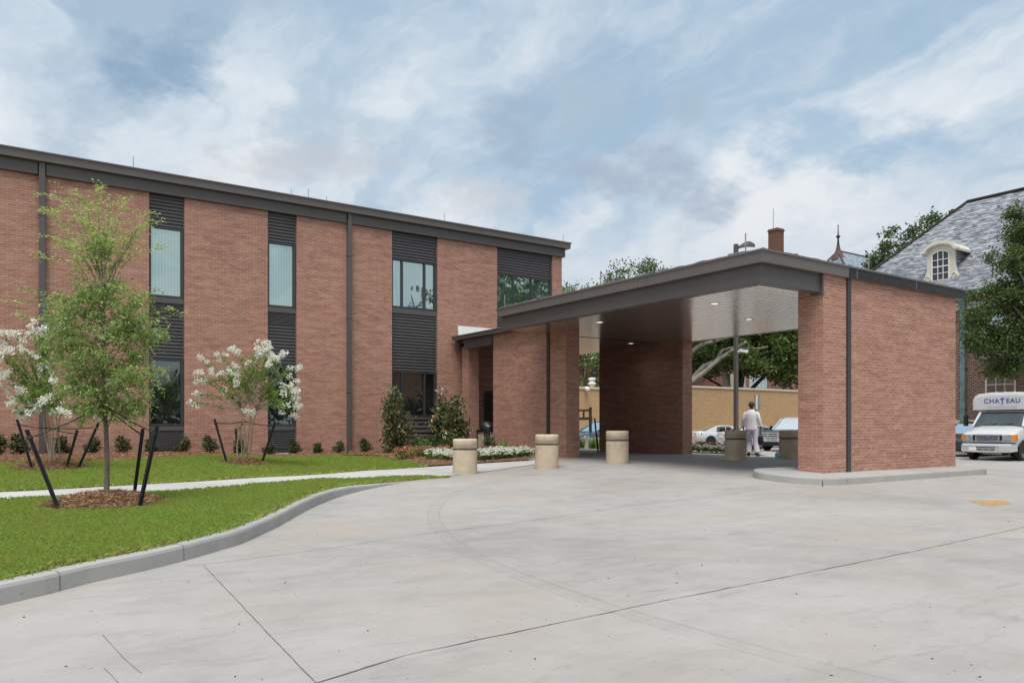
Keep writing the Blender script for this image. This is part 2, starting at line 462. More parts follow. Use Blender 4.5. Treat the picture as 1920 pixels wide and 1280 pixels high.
M['leaf_bed'] = leaf_mat('bedding_leaf', (0.07,0.15,0.03), (0.19,0.30,0.07), 0.3)
M['leaf_oak'] = leaf_mat('live_oak_leaf', (0.03,0.058,0.016), (0.105,0.15,0.045), 0.25, 0.4)
M['leaf_oak_light'] = leaf_mat('live_oak_light_leaf', (0.08,0.14,0.025), (0.22,0.30,0.07), 0.35, 0.45)
M['leaf_far'] = leaf_mat('far_tree_leaf', (0.075,0.115,0.045), (0.19,0.24,0.10), 0.3, 0.6)
# ------------------------------------------------------------------ camera
cam = bpy.data.cameras.new('camera'); cam_o = bpy.data.objects.new('camera', cam); COL.objects.link(cam_o)
cam.sensor_width = 36.0; cam.sensor_fit = 'HORIZONTAL'
cam.lens = 36.0 * F / 1920.0
cam.shift_y = (HZ - 640.0) / 1920.0
cam.clip_start = 0.1; cam.clip_end = 3000
cam_o.location = (0, 0, ZC)
cam_o.rotation_euler = (math.radians(90), 0, -(math.pi/2 - math.atan2(SN, CS)))
scene.camera = cam_o

# ------------------------------------------------------------------ sky and sun
SUN_EL, SUN_AZ = math.radians(66), math.radians(228)     # azimuth measured from +X towards +Y: sun stands behind and left of the camera
sd = Vector((math.cos(SUN_EL)*math.cos(SUN_AZ), math.cos(SUN_EL)*math.sin(SUN_AZ), math.sin(SUN_EL)))
sun = bpy.data.lights.new('sun', 'SUN'); sun.energy = 2.7; sun.angle = math.radians(30); sun.color = (1.0, 0.955, 0.89)
sun_o = bpy.data.objects.new('sun', sun); COL.objects.link(sun_o)
sun_o.rotation_euler = (-sd).to_track_quat('-Z', 'Y').to_euler()
sun_o.location = (0, 0, 40)

w = bpy.data.worlds.new('World'); scene.world = w; w.use_nodes = True
nt = w.node_tree; nt.nodes.clear(); t = NT(nt)
wout = nt.nodes.new('ShaderNodeOutputWorld')
sky = t.n('ShaderNodeTexSky', sky_type='NISHITA', sun_disc=False)
sky.sun_elevation = SUN_EL; sky.sun_rotation = math.pi/2 - SUN_AZ
sky.air_density = 1.0; sky.dust_density = 2.0; sky.ozone_density = 1.0
vec = t.coord('Generated')
vn = t.n('ShaderNodeVectorMath', operation='NORMALIZE', ins={0: vec}).outputs[0]
sep = t.n('ShaderNodeSeparateXYZ', ins={0: vn})
zc = t.math('ADD', t.math('MAXIMUM', sep.outputs[2], 0.0), 0.30)
px_ = t.math('DIVIDE', sep.outputs[0], zc); py_ = t.math('DIVIDE', sep.outputs[1], zc)
pl = t.n('ShaderNodeCombineXYZ', ins={0: px_, 1: py_, 2: 0.0}).outputs[0]      # cloud deck seen from below
def dirv(px, py):
    v = Vector(ray(px, py)); v.normalize(); return v
def deck(px, py):
    v = dirv(px, py); z = max(v.z, 0) + 0.30; return Vector((v.x/z, v.y/z))
warp = t.n('ShaderNodeTexNoise', ins={'Vector': pl, 'Scale': 1.7, 'Detail': 5.0, 'Roughness': 0.6})
wv = t.n('ShaderNodeVectorMath', operation='SUBTRACT', ins={0: warp.outputs['Color'], 1: (0.5, 0.5, 0.5)}).outputs[0]
wv = t.n('ShaderNodeVectorMath', operation='SCALE', ins={0: wv, 'Scale': 0.50}).outputs[0]
plw = t.n('ShaderNodeVectorMath', operation='ADD', ins={0: pl, 1: wv}).outputs[0]
# long thin bands of high cloud, direction taken from two points of the deck
a_, b_ = deck(1250, 430), deck(1900, 60)
band_rot = math.atan2(b_.y - a_.y, b_.x - a_.x)
prot = t.mapping(plw, rot=(0, 0, -band_rot))
bands = t.noise(t.mapping(prot, scale=(0.42, 2.2, 1), loc=(2.3, 0.4, 0)), 1.5, 9, 0.60, 0.3)
broad = t.noise(t.mapping(plw, loc=(5.1, 1.7, 0)), 0.9, 6, 0.55)
mott = t.noise(t.mapping(plw, loc=(1.1, 6.2, 0)), 3.4, 8, 0.6)
right = dirv(2100, 250)
rt = t.n('ShaderNodeVectorMath', operation='DOT_PRODUCT', ins={0: vn, 1: tuple(right)}).outputs['Value']
rt = t.val(rt, 0.45, 1.0, 0.0, 1.0)
cov = t.math('ADD', t.math('MULTIPLY', bands, 0.62), t.math('ADD', t.math('MULTIPLY', broad, 0.30), t.math('MULTIPLY', mott, 0.22)))
cov = t.math('SUBTRACT', cov, t.math('MULTIPLY', rt, 0.07))
low = t.val(sep.outputs[2], 0.02, 0.40, 0.30, 0.0)
cov = t.math('ADD', cov, low)
fac = t.n('ShaderNodeMapRange', interpolation_type='SMOOTHSTEP', ins={'Value': cov, 'From Min': 0.44, 'From Max': 0.66, 'To Min': 0.12, 'To Max': 0.97}).outputs['Result']
# brightness of the cloud: white tops, blue-grey undersides
shade = t.noise(t.mapping(prot, loc=(9.0, 3.3, 0), scale=(0.8, 1.8, 1)), 1.9, 9, 0.60)
ccol = t.ramp(shade, [(0.34, (0.40,0.50,0.61)), (0.47, (0.60,0.69,0.77)), (0.62, (0.80,0.83,0.86))])
hz = t.val(sep.outputs[2], 0.0, 0.36, 0.85, 0.0)
ccol = t.mix(hz, ccol, (0.70, 0.705, 0.735, 1))
# the darker puffs
def puff(col, px, py, rx, ry, dark, amount, seed):
    c = deck(px, py)
    ex = deck(px + rx, py) - c; ey = deck(px, py + ry) - c
    det = ex.x*ey.y - ex.y*ey.x
    sub = t.n('ShaderNodeVectorMath', operation='SUBTRACT', ins={0: plw2, 1: (c.x, c.y, 0)}).outputs[0]
    ss_ = t.n('ShaderNodeSeparateXYZ', ins={0: sub})
    u = t.math('DIVIDE', t.math('SUBTRACT', t.math('MULTIPLY', ss_.outputs[0], ey.y), t.math('MULTIPLY', ss_.outputs[1], ey.x)), det)
    v = t.math('DIVIDE', t.math('SUBTRACT', t.math('MULTIPLY', ss_.outputs[1], ex.x), t.math('MULTIPLY', ss_.outputs[0], ex.y)), det)
    r2 = t.math('ADD', t.math('MULTIPLY', u, u), t.math('MULTIPLY', v, v))
    nn = t.noise(t.mapping(pl, loc=(seed, seed*0.7, 0)), 9.0, 8, 0.64)
    r2 = t.math('ADD', r2, t.math('MULTIPLY', t.math('SUBTRACT', nn, 0.5), 5.0))
    m = t.n('ShaderNodeMapRange', interpolation_type='SMOOTHSTEP', ins={'Value': r2, 'From Min': 1.5, 'From Max': -0.35, 'To Min': 0.0, 'To Max': amount}).outputs['Result']
    return t.mix(m, col, (*dark, 1))
wv2 = t.n('ShaderNodeVectorMath', operation='SCALE', ins={0: wv, 'Scale': 0.30}).outputs[0]
plw2 = t.n('ShaderNodeVectorMath', operation='ADD', ins={0: pl, 1: wv2}).outputs[0]
sky_rgb = t.mix(1.0, sky.outputs[0], (0.1, 0.1, 0.1, 1), 'MULTIPLY')
blue = t.mix(0.80, sky_rgb, (0.36, 0.525, 0.685, 1))          # thin haze over the blue
total = t.mix(fac, blue, ccol)
for args in ((295, 125, 120, 85, (0.25,0.375,0.52), 0.90, 1.0), (955, 250, 80, 75, (0.35,0.45,0.57), 0.90, 4.0),
             (1165, 335, 130, 50, (0.37,0.45,0.56), 0.85, 7.0), (1325, 380, 95, 40, (0.38,0.465,0.58), 0.80, 9.5),
             (600, 255, 150, 50, (0.43,0.535,0.64), 0.75, 12.0), (1085, 190, 90, 70, (0.41,0.50,0.60), 0.75, 15.0), (1285, 215, 55, 45, (0.39,0.49,0.60), 0.80, 18.0),
             (560, 305, 200, 40, (0.52,0.545,0.60), 0.70, 21.0), (1560, 270, 220, 60, (0.27,0.44,0.61), 0.65, 24.0), (900, 380, 90, 40, (0.56,0.58,0.63), 0.6, 27.0)):
    total = puff(total, *args)
bg1 = t.n('ShaderNodeBackground', ins={'Color': total, 'Strength': 0.86})
t.link(bg1.outputs[0], wout.inputs['Surface'])

scene.view_settings.view_transform = 'Standard'; scene.view_settings.look = 'None'
scene.view_settings.exposure = 0.30; scene.view_settings.gamma = 1.0; scene.view_settings.use_curve_mapping = False
scene.cycles.max_bounces = 7; scene.cycles.diffuse_bounces = 4; scene.cycles.glossy_bounces = 4; scene.cycles.transmission_bounces = 3
scene.cycles.transparent_max_bounces = 6
scene.cycles.use_denoising = True
scene.cycles.caustics_reflective = False; scene.cycles.caustics_refractive = False
scene.cycles.sample_clamp_indirect = 6.0

# ------------------------------------------------------------------ ground sheets
def sheet(name, xs, ys, zf, mat):
    X, Y = np.meshgrid(xs, ys); Z = zf(X, Y)
    V = np.stack([X, Y, Z], axis=2).reshape(-1, 3)
    nx, ny = len(xs), len(ys)
    i = np.arange(nx-1)[None,:] + np.arange(ny-1)[:,None]*nx
    Q = np.stack([i, i+1, i+nx+1, i+nx], axis=2).reshape(-1, 4)
    return link(name, np_mesh(name, V, Q, [mat], smooth=True))
def graded(a, b, step, lim):
    core = list(np.arange(a, b + 1e-6, step)); lo = []; s = step; x = a
    while x > -lim: s *= 1.6; x -= s; lo.append(x)
    hi = []; s = step; x = b
    while x < lim: s *= 1.6; x += s; hi.append(x)
    return np.array(lo[::-1] + core + hi)
tag(sheet('ground', graded(-20, 70, 2, 900), graded(-20, 60, 2, 900), lambda X, Y: gz(X, Y) - 0.06, M['ground']), kind='structure')

# arc-shaped tyre mark left on the drive
def circle3(p, q, r):
    ax, ay, bx, by, cx_, cy_ = p.x, p.y, q.x, q.y, r.x, r.y
    d = 2*(ax*(by-cy_)+bx*(cy_-ay)+cx_*(ay-by))
    ux = ((ax*ax+ay*ay)*(by-cy_)+(bx*bx+by*by)*(cy_-ay)+(cx_*cx_+cy_*cy_)*(ay-by))/d
    uy = ((ax*ax+ay*ay)*(cx_-bx)+(bx*bx+by*by)*(ax-cx_)+(cx_*cx_+cy_*cy_)*(bx-ax))/d
    return ux, uy, math.hypot(ax-ux, ay-uy)
p1, p2, p3 = hit(955, 897), hit(824, 970), hit(925, 1050)
acx, acy, acr = circle3(p1, p2, p3)
def add_arc(mat):
    nt = mat.node_tree; t = NT(nt)
    b = [n for n in nt.nodes if n.type == 'BSDF_PRINCIPLED'][0]
    src = b.inputs['Base Color'].links[0].from_socket
    v = t.coord('Object'); s = t.n('ShaderNodeSeparateXYZ', ins={0: v})
    dx = t.math('SUBTRACT', s.outputs[0], acx); dy = t.math('SUBTRACT', s.outputs[1], acy)
    L = t.math('SQRT', t.math('ADD', t.math('MULTIPLY', dx, dx), t.math('MULTIPLY', dy, dy)))
    md = Vector((p2.x-acx, p2.y-acy)).normalized()
    ca = t.math('DIVIDE', t.math('ADD', t.math('MULTIPLY', dx, md.x), t.math('MULTIPLY', dy, md.y)), L)
    am = t.val(ca, 0.66, 0.90, 0, 1)
    tot = None
    for off, wd, st in ((0.0, 0.025, 0.32), (0.16, 0.022, 0.25), (0.08, 0.10, 0.10)):
        dd = t.math('ABSOLUTE', t.math('SUBTRACT', L, acr + off))
        m = t.val(dd, wd, wd*0.3, 0, st)
        tot = m if tot is None else t.math('MAXIMUM', tot, m)
    tot = t.math('MULTIPLY', t.math('MULTIPLY', tot, am), t.val(t.noise(v, 3.0, 5), 0.3, 0.6, 0.25, 1.0))
    t.link(t.mix(tot, src, (0.17, 0.16, 0.15, 1)), b.inputs['Base Color'])
add_arc(M['drive'])
drive = sheet('driveway', np.arange(-14, 80.1, 0.5), np.arange(-8, 60.1, 0.5), gz, M['drive'])
tag(drive, kind='structure')

def strip(pts, wd, dz, jit=0.0, breaks=0.0, surf=gz):
    """flat ribbon lying on the paving, edges slightly ragged"""
    P = []
    for a, b in zip(pts[:-1], pts[1:]):
        n = max(2, int((b - a).length / 0.12))
        for i in range(n): P.append(a.lerp(b, i/n))
    P.append(pts[-1])
    mb = MB(); rows = []
    for i, p in enumerate(P):
        d = (P[min(i+1, len(P)-1)] - P[max(i-1, 0)]); d.z = 0; d.normalize()
        s = Vector((-d.y, d.x, 0))
        wob = s*random.uniform(-jit, jit)
        w0 = wd*0.5*(1 - breaks*random.random()); w1 = wd*0.5*(1 - breaks*random.random())
        rows.append((p + wob + s*w0, p + wob - s*w1))
    vs = []
    for a, b in rows:
        for q in (a, b): vs.append((q.x, q.y, float(surf(q.x, q.y)) + dz))
    mb.add(vs, [(2*i, 2*i+1, 2*i+3, 2*i+2) for i in range(len(rows)-1)])
    return mb
def joint(pix, wd, jit=0.004, breaks=0.6):
    part('joint', strip([hit(*p) for p in pix], wd, 0.004, jit, breaks), M['joint'], drive)
joint([(560,1290),(760,1228),(960,1186),(1250,1125),(1500,1076),(1700,1036),(1935,985)], 0.014, 0.005, 0.85)
joint([(345,1060),(382,1058),(600,1030),(820,997),(960,981),(1180,948),(1440,917)], 0.010, 0.004, 0.7)
joint([(382,1060),(430,1110),(500,1185),(592,1280)], 0.007, 0.002, 0.5)
joint([(193,1190),(230,1232),(265,1262)], 0.004, 0.002, 0.6)
joint([(195,1252),(225,1283)], 0.004, 0.002, 0.6)
joint([(1000,868),(1200,873),(1437,884)], 0.012, 0.003, 0.7)

# yellow paint mark and blue parking paint
ym = MB()
yp = [(1812,937),(1835,937),(1858,938.5),(1880,938),(1893,942),(1896,945.5),(1880,947),(1860,949),(1838,947),(1824,942)]
ym.add([hit(x, y) + Vector((0,0,0.005)) for x, y in yp], [tuple(range(len(yp)))[::-1]])
m_, nt_, out_ = new_mat('worn_yellow_paint'); tt = NT(nt_)
vv = tt.coord('Object')
yb_ = tt.bsdf(out_, **{'Base Color': tt.mix(tt.val(tt.noise(vv, 5.0, 6, 0.7), 0.46, 0.62, 0, 0.85), (0.66, 0.36, 0.06, 1), (0.46, 0.40, 0.31, 1)), 'Roughness': 0.7})
trn = tt.n('ShaderNodeBsdfTransparent'); mxs = tt.n('ShaderNodeMixShader', ins={0: tt.val(tt.noise(vv, 3.2, 7, 0.75), 0.40, 0.62, 0.1, 0.95)})
tt.link(yb_.outputs[0], mxs.inputs[1]); tt.link(trn.outputs[0], mxs.inputs[2]); tt.link(mxs.outputs[0], out_.inputs['Surface'])
part('yellow_marking', ym, m_, drive)

# ------------------------------------------------------------------ kerb, lawn, walk, beds
def catmull(P, step=0.15):
    out = []
    for i in range(len(P)-1):
        a, b, c, d = P[max(i-1,0)], P[i], P[i+1], P[min(i+2, len(P)-1)]
        n = max(2, int((c-b).length/step))
        for k in range(n):
            u = k/n
            out.append(0.5*((2*b) + (c-a)*u + (2*a-5*b+4*c-d)*u*u + (3*b-a-3*c+d)*u**3))
    out.append(P[-1]); return out
kerb_px = [(-420,1262),(-200,1188),(0,1135),(85,1115),(170,1092.5),(270,1070),(345,1051),(400,1035),(450,1020),(490,1002),(525,985),(560,965),(600,945),(650,927),(705,914),(760,904),(810,898.5),(850,896.3)]
def extend(P, dist, step=0.3, turn=0.0):
    d = (P[0]-P[1]); d.z = 0; d.normalize(); out = []; p = P[0].copy()
    for k in range(int(dist/step)):
        d = Vector((d.x*math.cos(turn)-d.y*math.sin(turn), d.x*math.sin(turn)+d.y*math.cos(turn), 0))
        p = p + d*step; out.append(p.copy())
    return out[::-1] + P
KP = extend(catmull([hit(*p) for p in kerb_px]), 11.0)
KIN = []
def kerb_rise(p): return 0.004 + 0.152*(1 - float(ss((p.x - 4.4)/3.4)))
rings = []
for i, p in enumerate(KP):
    d = KP[min(i+1, len(KP)-1)] - KP[max(i-1,0)]; d.z = 0; d.normalize()
    s = Vector((-d.y, d.x, 0))
    h = kerb_rise(p); W = 0.155
    b = Vector((p.x, p.y, float(gz(p.x, p.y))))
    r = min(0.035, h*0.45)
    ring = [b + Vector((0,0,-0.08)), b + s*0.006 + Vector((0,0,h-r)), b + s*(0.006+r*0.3) + Vector((0,0,h-r*0.3)), b + s*(0.006+r) + Vector((0,0,h)),
            b + s*(W-0.01) + Vector((0,0,h)), b + s*W + Vector((0,0,h-0.012)), b + s*W + Vector((0,0,-0.08))]
    rings.append(ring); KIN.append(b + s*(W-0.004))
kb = MB(); kb.loft(rings, closed=True, caps=True, smooth=False)
kerb = part('kerb', kb, M['kerb'], None); tag(kerb, kind='structure')
# control joints of the kerb
for px in (340, 706, 100):
    i = min(range(len(KP)), key=lambda k: abs(CX + F*((SN*KP[k].x - CS*KP[k].y)/(CS*KP[k].x + SN*KP[k].y)) - px))
    jb = MB(); R0 = rings[i]
    d = (KP[i+1]-KP[i]).normalized()*0.003
    o = Vector((0,0,0)); s = (R0[4]-R0[3]).normalized()*0.004
    vs = []
    for q, n_ in ((R0[0], -s), (R0[1], -s), (R0[2], -s*0.6+Vector((0,0,0.003))), (R0[3], Vector((0,0,0.004))), (R0[4], Vector((0,0,0.004)))):
        vs += [q+n_-d, q+n_+d]
    jb.add(vs, [(2*k, 2*k+1, 2*k+3, 2*k+2) for k in range(4)])
    part('joint', jb, M['joint'], kerb)

def lz2(X, Y): return lz(X, Y) + 0.012
def rail(pix, surf=lz2): return catmull([hit(x, y, surf) for x, y in pix], 0.3)
def flat_on(P): return [Vector((p.x, p.y, float(lz2(p.x, p.y)))) for p in P]
def resample(P, n):
    L = [0.0]
    for a, b in zip(P[:-1], P[1:]): L.append(L[-1] + (b-a).length)
    out = []; j = 0
    for k in range(n):
        u = L[-1]*k/(n-1)
        while j < len(P)-2 and L[j+1] < u: j += 1
        f = (u-L[j])/max(1e-9, L[j+1]-L[j]); out.append(P[j].lerp(P[j+1], min(1, max(0, f))))
    return out
WALK_LO = rail([(-700,985),(-250,954),(0,939.5),(130,933),(260,926.5),(480,911),(650,900),(750,895.5),(812,893.5)])
WALK_LO = flat_on(extend(WALK_LO, 8.0))
WALK_HI = rail([(-700,948),(-250,931),(0,922),(200,911.5),(480,895),(650,884.5),(740,879),(800,875),(900,868.5),(1003,862.5)])
WALK_HI = flat_on(extend(WALK_HI, 7.0))
def patch(A, B, n, m, surf, dz=0.0):
    A = resample(A, n); B = resample(B, n)
    G = np.zeros((n, m, 3))
    for i in range(n):
        for j in range(m):
            p = A[i].lerp(B[i], j/(m-1)); G[i,j] = (p.x, p.y, float(surf(p.x, p.y)) + dz)
    return G
def patch_area(G):
    a = G[:-1,:-1]; b = G[1:,:-1]; d = G[:-1,1:]
    return float(np.linalg.norm(np.cross(b-a, d-a), axis=2).sum())
def patch_obj(name, G, mat, kind='structure', parent=None):
    n, m = G.shape[:2]
    V = G.reshape(-1, 3)
    i = (np.arange(n-1)[:,None]*m + np.arange(m-1)[None,:])
    Q = np.stack([i, i+m, i+m+1, i+1], axis=2).reshape(-1, 4)
    me = np_mesh(name, V, Q, [mat], smooth=True)
    if np.mean([p.normal.z for p in me.polygons]) < 0: me.flip_normals()
    return tag(link(name, me, parent), kind=kind)
lawn_near = patch(KIN, WALK_LO, 120, 26, lz2, -0.004)
patch_obj('lawn', lawn_near, M['lawn_soil'])
# walk: flush slab running into the forecourt
wk = patch(WALK_LO + [hit(905, 884, lz2), hit(1003, 870, lz2)], WALK_HI, 90, 6, lz2, 0.0)
walk = patch_obj('walkway', wk, M['walk'])
# far lawn between walk and planting bed
BED = rail([(-700,902),(-250,882),(0,871.5),(260,863.5),(480,857.5),(600,856),(690,856.5),(750,864),(800,874.2)])
BED = flat_on(extend(BED, 6.0))
far_hi = [p for p in WALK_HI]
cut = hit(800, 875, lz2)
far_lo = [p for p in WALK_HI if p.x <= cut.x] + [cut]
lawn_far = patch(far_lo, BED, 90, 12, lz2, 0.016)
patch_obj('lawn', lawn_far, M['lawn_soil'])
# planting bed along the wall, mulch
YF = 24.6
wall_line = [Vector((x, YF - 0.005, 0)) for x in np.linspace(BED[0].x, 14.35, 60)]
bed_lo = BED + [hit(900, 868.3, lz2), hit(1003, 862.3, lz2)]
bed_hi = wall_line
G_bed = patch(bed_lo, bed_hi, 110, 10, lz2, 0.03)
G_bed[:,1:-1,2] += 0.03 + 0.02*rng.random(G_bed[:,1:-1,2].shape)
tag(patch_obj('mulch_bed', G_bed, M['mulch']), kind='structure')

def sample_patch(G, n):
    a = G[:-1,:-1]; b = G[1:,:-1]; c = G[1:,1:]; d = G[:-1,1:]
    ar = np.linalg.norm(np.cross(b-a, d-a), axis=2).ravel(); ar = ar/ar.sum()
    k = rng.choice(len(ar), size=n, p=ar); m = G.shape[1]-1
    i, j = k//m, k % m
    u = rng.random((n,1)); v = rng.random((n,1))
    return (a[i,j]*(1-u)*(1-v) + b[i,j]*u*(1-v) + c[i,j]*u*v + d[i,j]*(1-u)*v)

def grass_obj(name, P, h, wd, mats, dry=0.02, lean=0.35):
    n = len(P)
    f = 0.5 + 0.5*np.sin(P[:,0]*1.3 + 2*np.sin(P[:,1]*0.9))*np.sin(P[:,1]*1.7 + P[:,0]*0.4)
    H = h*(0.55 + 0.7*rng.random(n))*(0.8 + 0.35*f)
    ang = rng.random(n)*2*math.pi
    side = np.stack([np.cos(ang), np.sin(ang), np.zeros(n)], axis=1)
    la = rng.random(n)*2*math.pi; lr = lean*rng.random(n)
    L = np.stack([np.cos(la)*lr, np.sin(la)*lr, np.ones(n)], axis=1)
    W = wd*(0.6 + 0.8*rng.random(n))[:,None]
    V = np.stack([P - side*W, P + side*W, P + L*H[:,None]*0.6 + side*W*0.6, P + (L + np.stack([np.cos(la)*lr, np.sin(la)*lr, -0.2*np.ones(n)], axis=1))*H[:,None]], axis=1).reshape(-1, 3)
    Q = np.arange(4*n).reshape(n, 4)
    mi = (rng.random(n) < dry).astype(np.int32)
    return tag(link(name, np_mesh(name, V, Q, mats, mi)), kind='stuff')
def inside_view(P, lo=-60, hi=1980):
    dep = CS*P[:,0] + SN*P[:,1]; r = SN*P[:,0] - CS*P[:,1]
    px = CX + F*r/np.maximum(dep, 0.1)
    return P[(dep > 1) & (px > lo) & (px < hi)]
P = inside_view(sample_patch(lawn_near, int(11000*patch_area(lawn_near))), -1100)
P = P[(CX + F*(SN*P[:,0] - CS*P[:,1])/(CS*P[:,0] + SN*P[:,1]) > -120) | (rng.random(len(P)) < 0.4)]
dep = CS*P[:,0] + SN*P[:,1]
P = P[rng.random(len(P)) < np.clip(10.0/dep, 0.35, 1)]
grass_obj('grass', P, 0.055, 0.0028, [M['grass'], M['dry_grass']], 0.03)
P = inside_view(sample_patch(lawn_far, int(2600*patch_area(lawn_far))), -1100)
grass_obj('grass', P, 0.06, 0.0055, [M['grass'], M['dry_grass']], 0.03)
# dry thatch against the kerb
R = resample(KIN, 500); fr = []
for k in range(7000):
    i = random.randrange(499); p = R[i].lerp(R[i+1], random.random()); d = (R[i+1]-R[i]).normalized()
    o = abs(random.gauss(0, 0.07)); fr.append((p.x - d.y*o, p.y + d.x*o, float(lz2(p.x, p.y)) - 0.004))
P = inside_view(np.array(fr), -400)
grass_obj('grass', P, 0.05, 0.004, [M['grass'], M['dry_grass']], 0.75, 0.9)
# longer ragged fringe along walk and kerb edges
fr = []
for line, n in ((WALK_LO, 5000), (far_lo, 4500), (KIN, 5000)):
    R = resample(line, 400); k = rng.integers(0, 399, n); u = rng.random(n)
    for a, b in zip(k, u):
        p = R[a].lerp(R[a+1], b); fr.append((p.x + rng.normal()*0.03, p.y + rng.normal()*0.03, float(lz2(p.x, p.y)) - 0.005))
P = inside_view(np.array(fr), -400)
grass_obj('grass', P, 0.075, 0.005, [M['grass'], M['dry_grass']], 0.12, 0.7)

# pine-straw strands on the bed
def strands(P, size=0.06, lift=0.25, wd=0.07):
    n = len(P); ang = rng.random(n)*2*math.pi
    A = unit(np.stack([np.cos(ang), np.sin(ang), (rng.random(n)-0.3)*lift], axis=1))
    V, Q = leaf_cards(P, A, size*(0.5+rng.random(n)), wd, 0.03)
    return V, Q
P = inside_view(sample_patch(G_bed, 85000), -200); P[:,2] += 0.008
V, Q = strands(P, size=0.11)
tag(link('pine_straw', np_mesh('pine_straw', V, Q, [M['straw']])), kind='stuff')

# small dark crumbs of leaf litter lying on the drive
n = 300
pxs = rng.random(n)*1900; pys = 905 + (rng.random(n)**1.3)*370
keep = []
for a, b in zip(pxs, pys):
    if b < 1150 - 0.3*a and a < 900: continue
    q = hit(a, b)
    keep.append((q.x, q.y, q.z + 0.003))
P = np.array(keep); n = len(P)
ang = rng.random(n)*2*math.pi
A = np.stack([np.cos(ang), np.sin(ang), 0.15*rng.random(n)], axis=1)
V, Q = leaf_cards(P, unit(A), 0.006 + 0.018*rng.random(n)**3, 0.55, 0.12)
m_litter = leaf_mat('litter', (0.02,0.015,0.012), (0.10,0.06,0.035), 0.0, 0.8)
tag(link('leaf_litter', np_mesh('leaf_litter', V, Q, [m_litter])), kind='stuff')
# ------------------------------------------------------------------ office building
def ext_profile_x(prof, x0, x1):
    """profile of (y, z) points swept along X"""
    mb = MB(); n = len(prof)
    vs = [(x0, y, z) for y, z in prof] + [(x1, y, z) for y, z in prof]
    mb.add(vs, [(i, n+i, n+i+1, i+1) for i in range(n-1)])
    return mb
def louvre_panel(x0, x1, z0, z1, parent, Y=24.72, period=0.105, name='louvre_panel'):
    n = max(1, round((z1-z0)/period)); p = (z1-z0)/n
    prof = []
    for i in range(n):
        z = z0 + i*p
        prof += [(Y+0.005, z+0.0005), (Y-0.045, z+0.22*p), (Y-0.045, z+0.62*p), (Y+0.005, z+0.80*p)]
    prof.append((Y+0.005, z1))
    mb = ext_profile_x(prof, x0, x1)
    # side trims and head trim
    mb.box(x0-0.0, x0+0.025, Y-0.055, Y+0.04, z0, z1); mb.box(x1-0.025, x1, Y-0.055, Y+0.04, z0, z1)
    return part(name, mb, M['louvre'], parent)

bld = thing('office_building', 'long two-storey brick office building with tall dark louvred window bays', 'building', (4.0, 24.6, 0.3))
piers = [(-12.0, 3.98), (4.96, 7.45), (8.39, 11.79), (13.61, 16.21), (18.88, 19.36)]
wb = MB()
for a, b in piers: wb.box(a, b, YF, 25.05, -0.3, 8.12)
wb.box(19.02, 19.36, 25.05, 38.0, -0.3, 8.12); wb.box(-12.0, -11.7, 25.05, 38.0, -0.3, 8.12); wb.box(-11.7, 19.02, 37.7, 38.0, -0.3, 8.12)
wb.box(16.21, 18.88, YF+0.06, 25.05, -0.3, 4.40)
part('wall', wb, M['brick'], bld)
cb = MB(); cb.box(-11.6, 18.98, 25.10, 37.6, -0.2, 8.2)
part('inner_wall', cb, M['black'], bld)
fb = MB()
for a, b in ((-12.1, 1.20), (1.39, 10.08), (10.26, 19.46)): fb.box(a, b, 24.50, 24.9, 8.12, 8.452)
fb.box(19.36, 19.46, 24.9, 38.1, 8.12, 8.452)
part('fascia', fb, M['bronze'], bld, bevel=0.006)
tb = MB()
tb.loft([[(-12.2, 24.36, 8.455), (-12.2, 24.34, 8.66), (-12.2, 24.30, 8.665), (-12.2, 24.30, 8.70), (-12.2, 24.6, 8.72), (-12.2, 38.2, 8.74), (-12.2, 38.2, 8.455)],
         [(19.62, 24.36, 8.455), (19.62, 24.34, 8.66), (19.66, 24.30, 8.665), (19.66, 24.30, 8.70), (19.66, 24.6, 8.72), (19.62, 38.2, 8.74), (19.62, 38.2, 8.455)]])
part('roof_edge', tb, M['bronze_light'], bld)
rb = MB(); rb.box(-12.0, 19.4, 24.7, 38.0, 8.745, 8.77)
part('roof', rb, M['grey_metal'], bld)
for a, b in ((1.22, 1.37), (10.10, 10.24)):
    db = MB(); db.box(a, b, 24.44, 24.58, 0.32, 8.45)
    for z in (2.4, 4.9, 7.0): db.box(a-0.012, b+0.012, 24.43, 24.6, z, z+0.06)
    db.bar(((a+b)/2, 24.50, 0.42), ((a+b)/2, 24.28, 0.32), b-a, 0.12)
    part('downspout', db, M['bronze'], bld, bevel=0.008)
for px, py in ((250,293),(546,355),(578,353),(612,368),(833,400),(1056,440)):
    x, y, z = ray(px, py); d = 25.0/y
    m = MB(); m.tube([(x*d, 25.0, 8.70), (x*d, 25.0, ZC+z*d)], 0.011, 6)
    m.lathe([(0.05, 8.72), (0.05, 8.78), (0.012, 8.82)], (x*d, 25.0, 0), 8)
    part('lightning_rod', m, M['grey_metal'], bld)

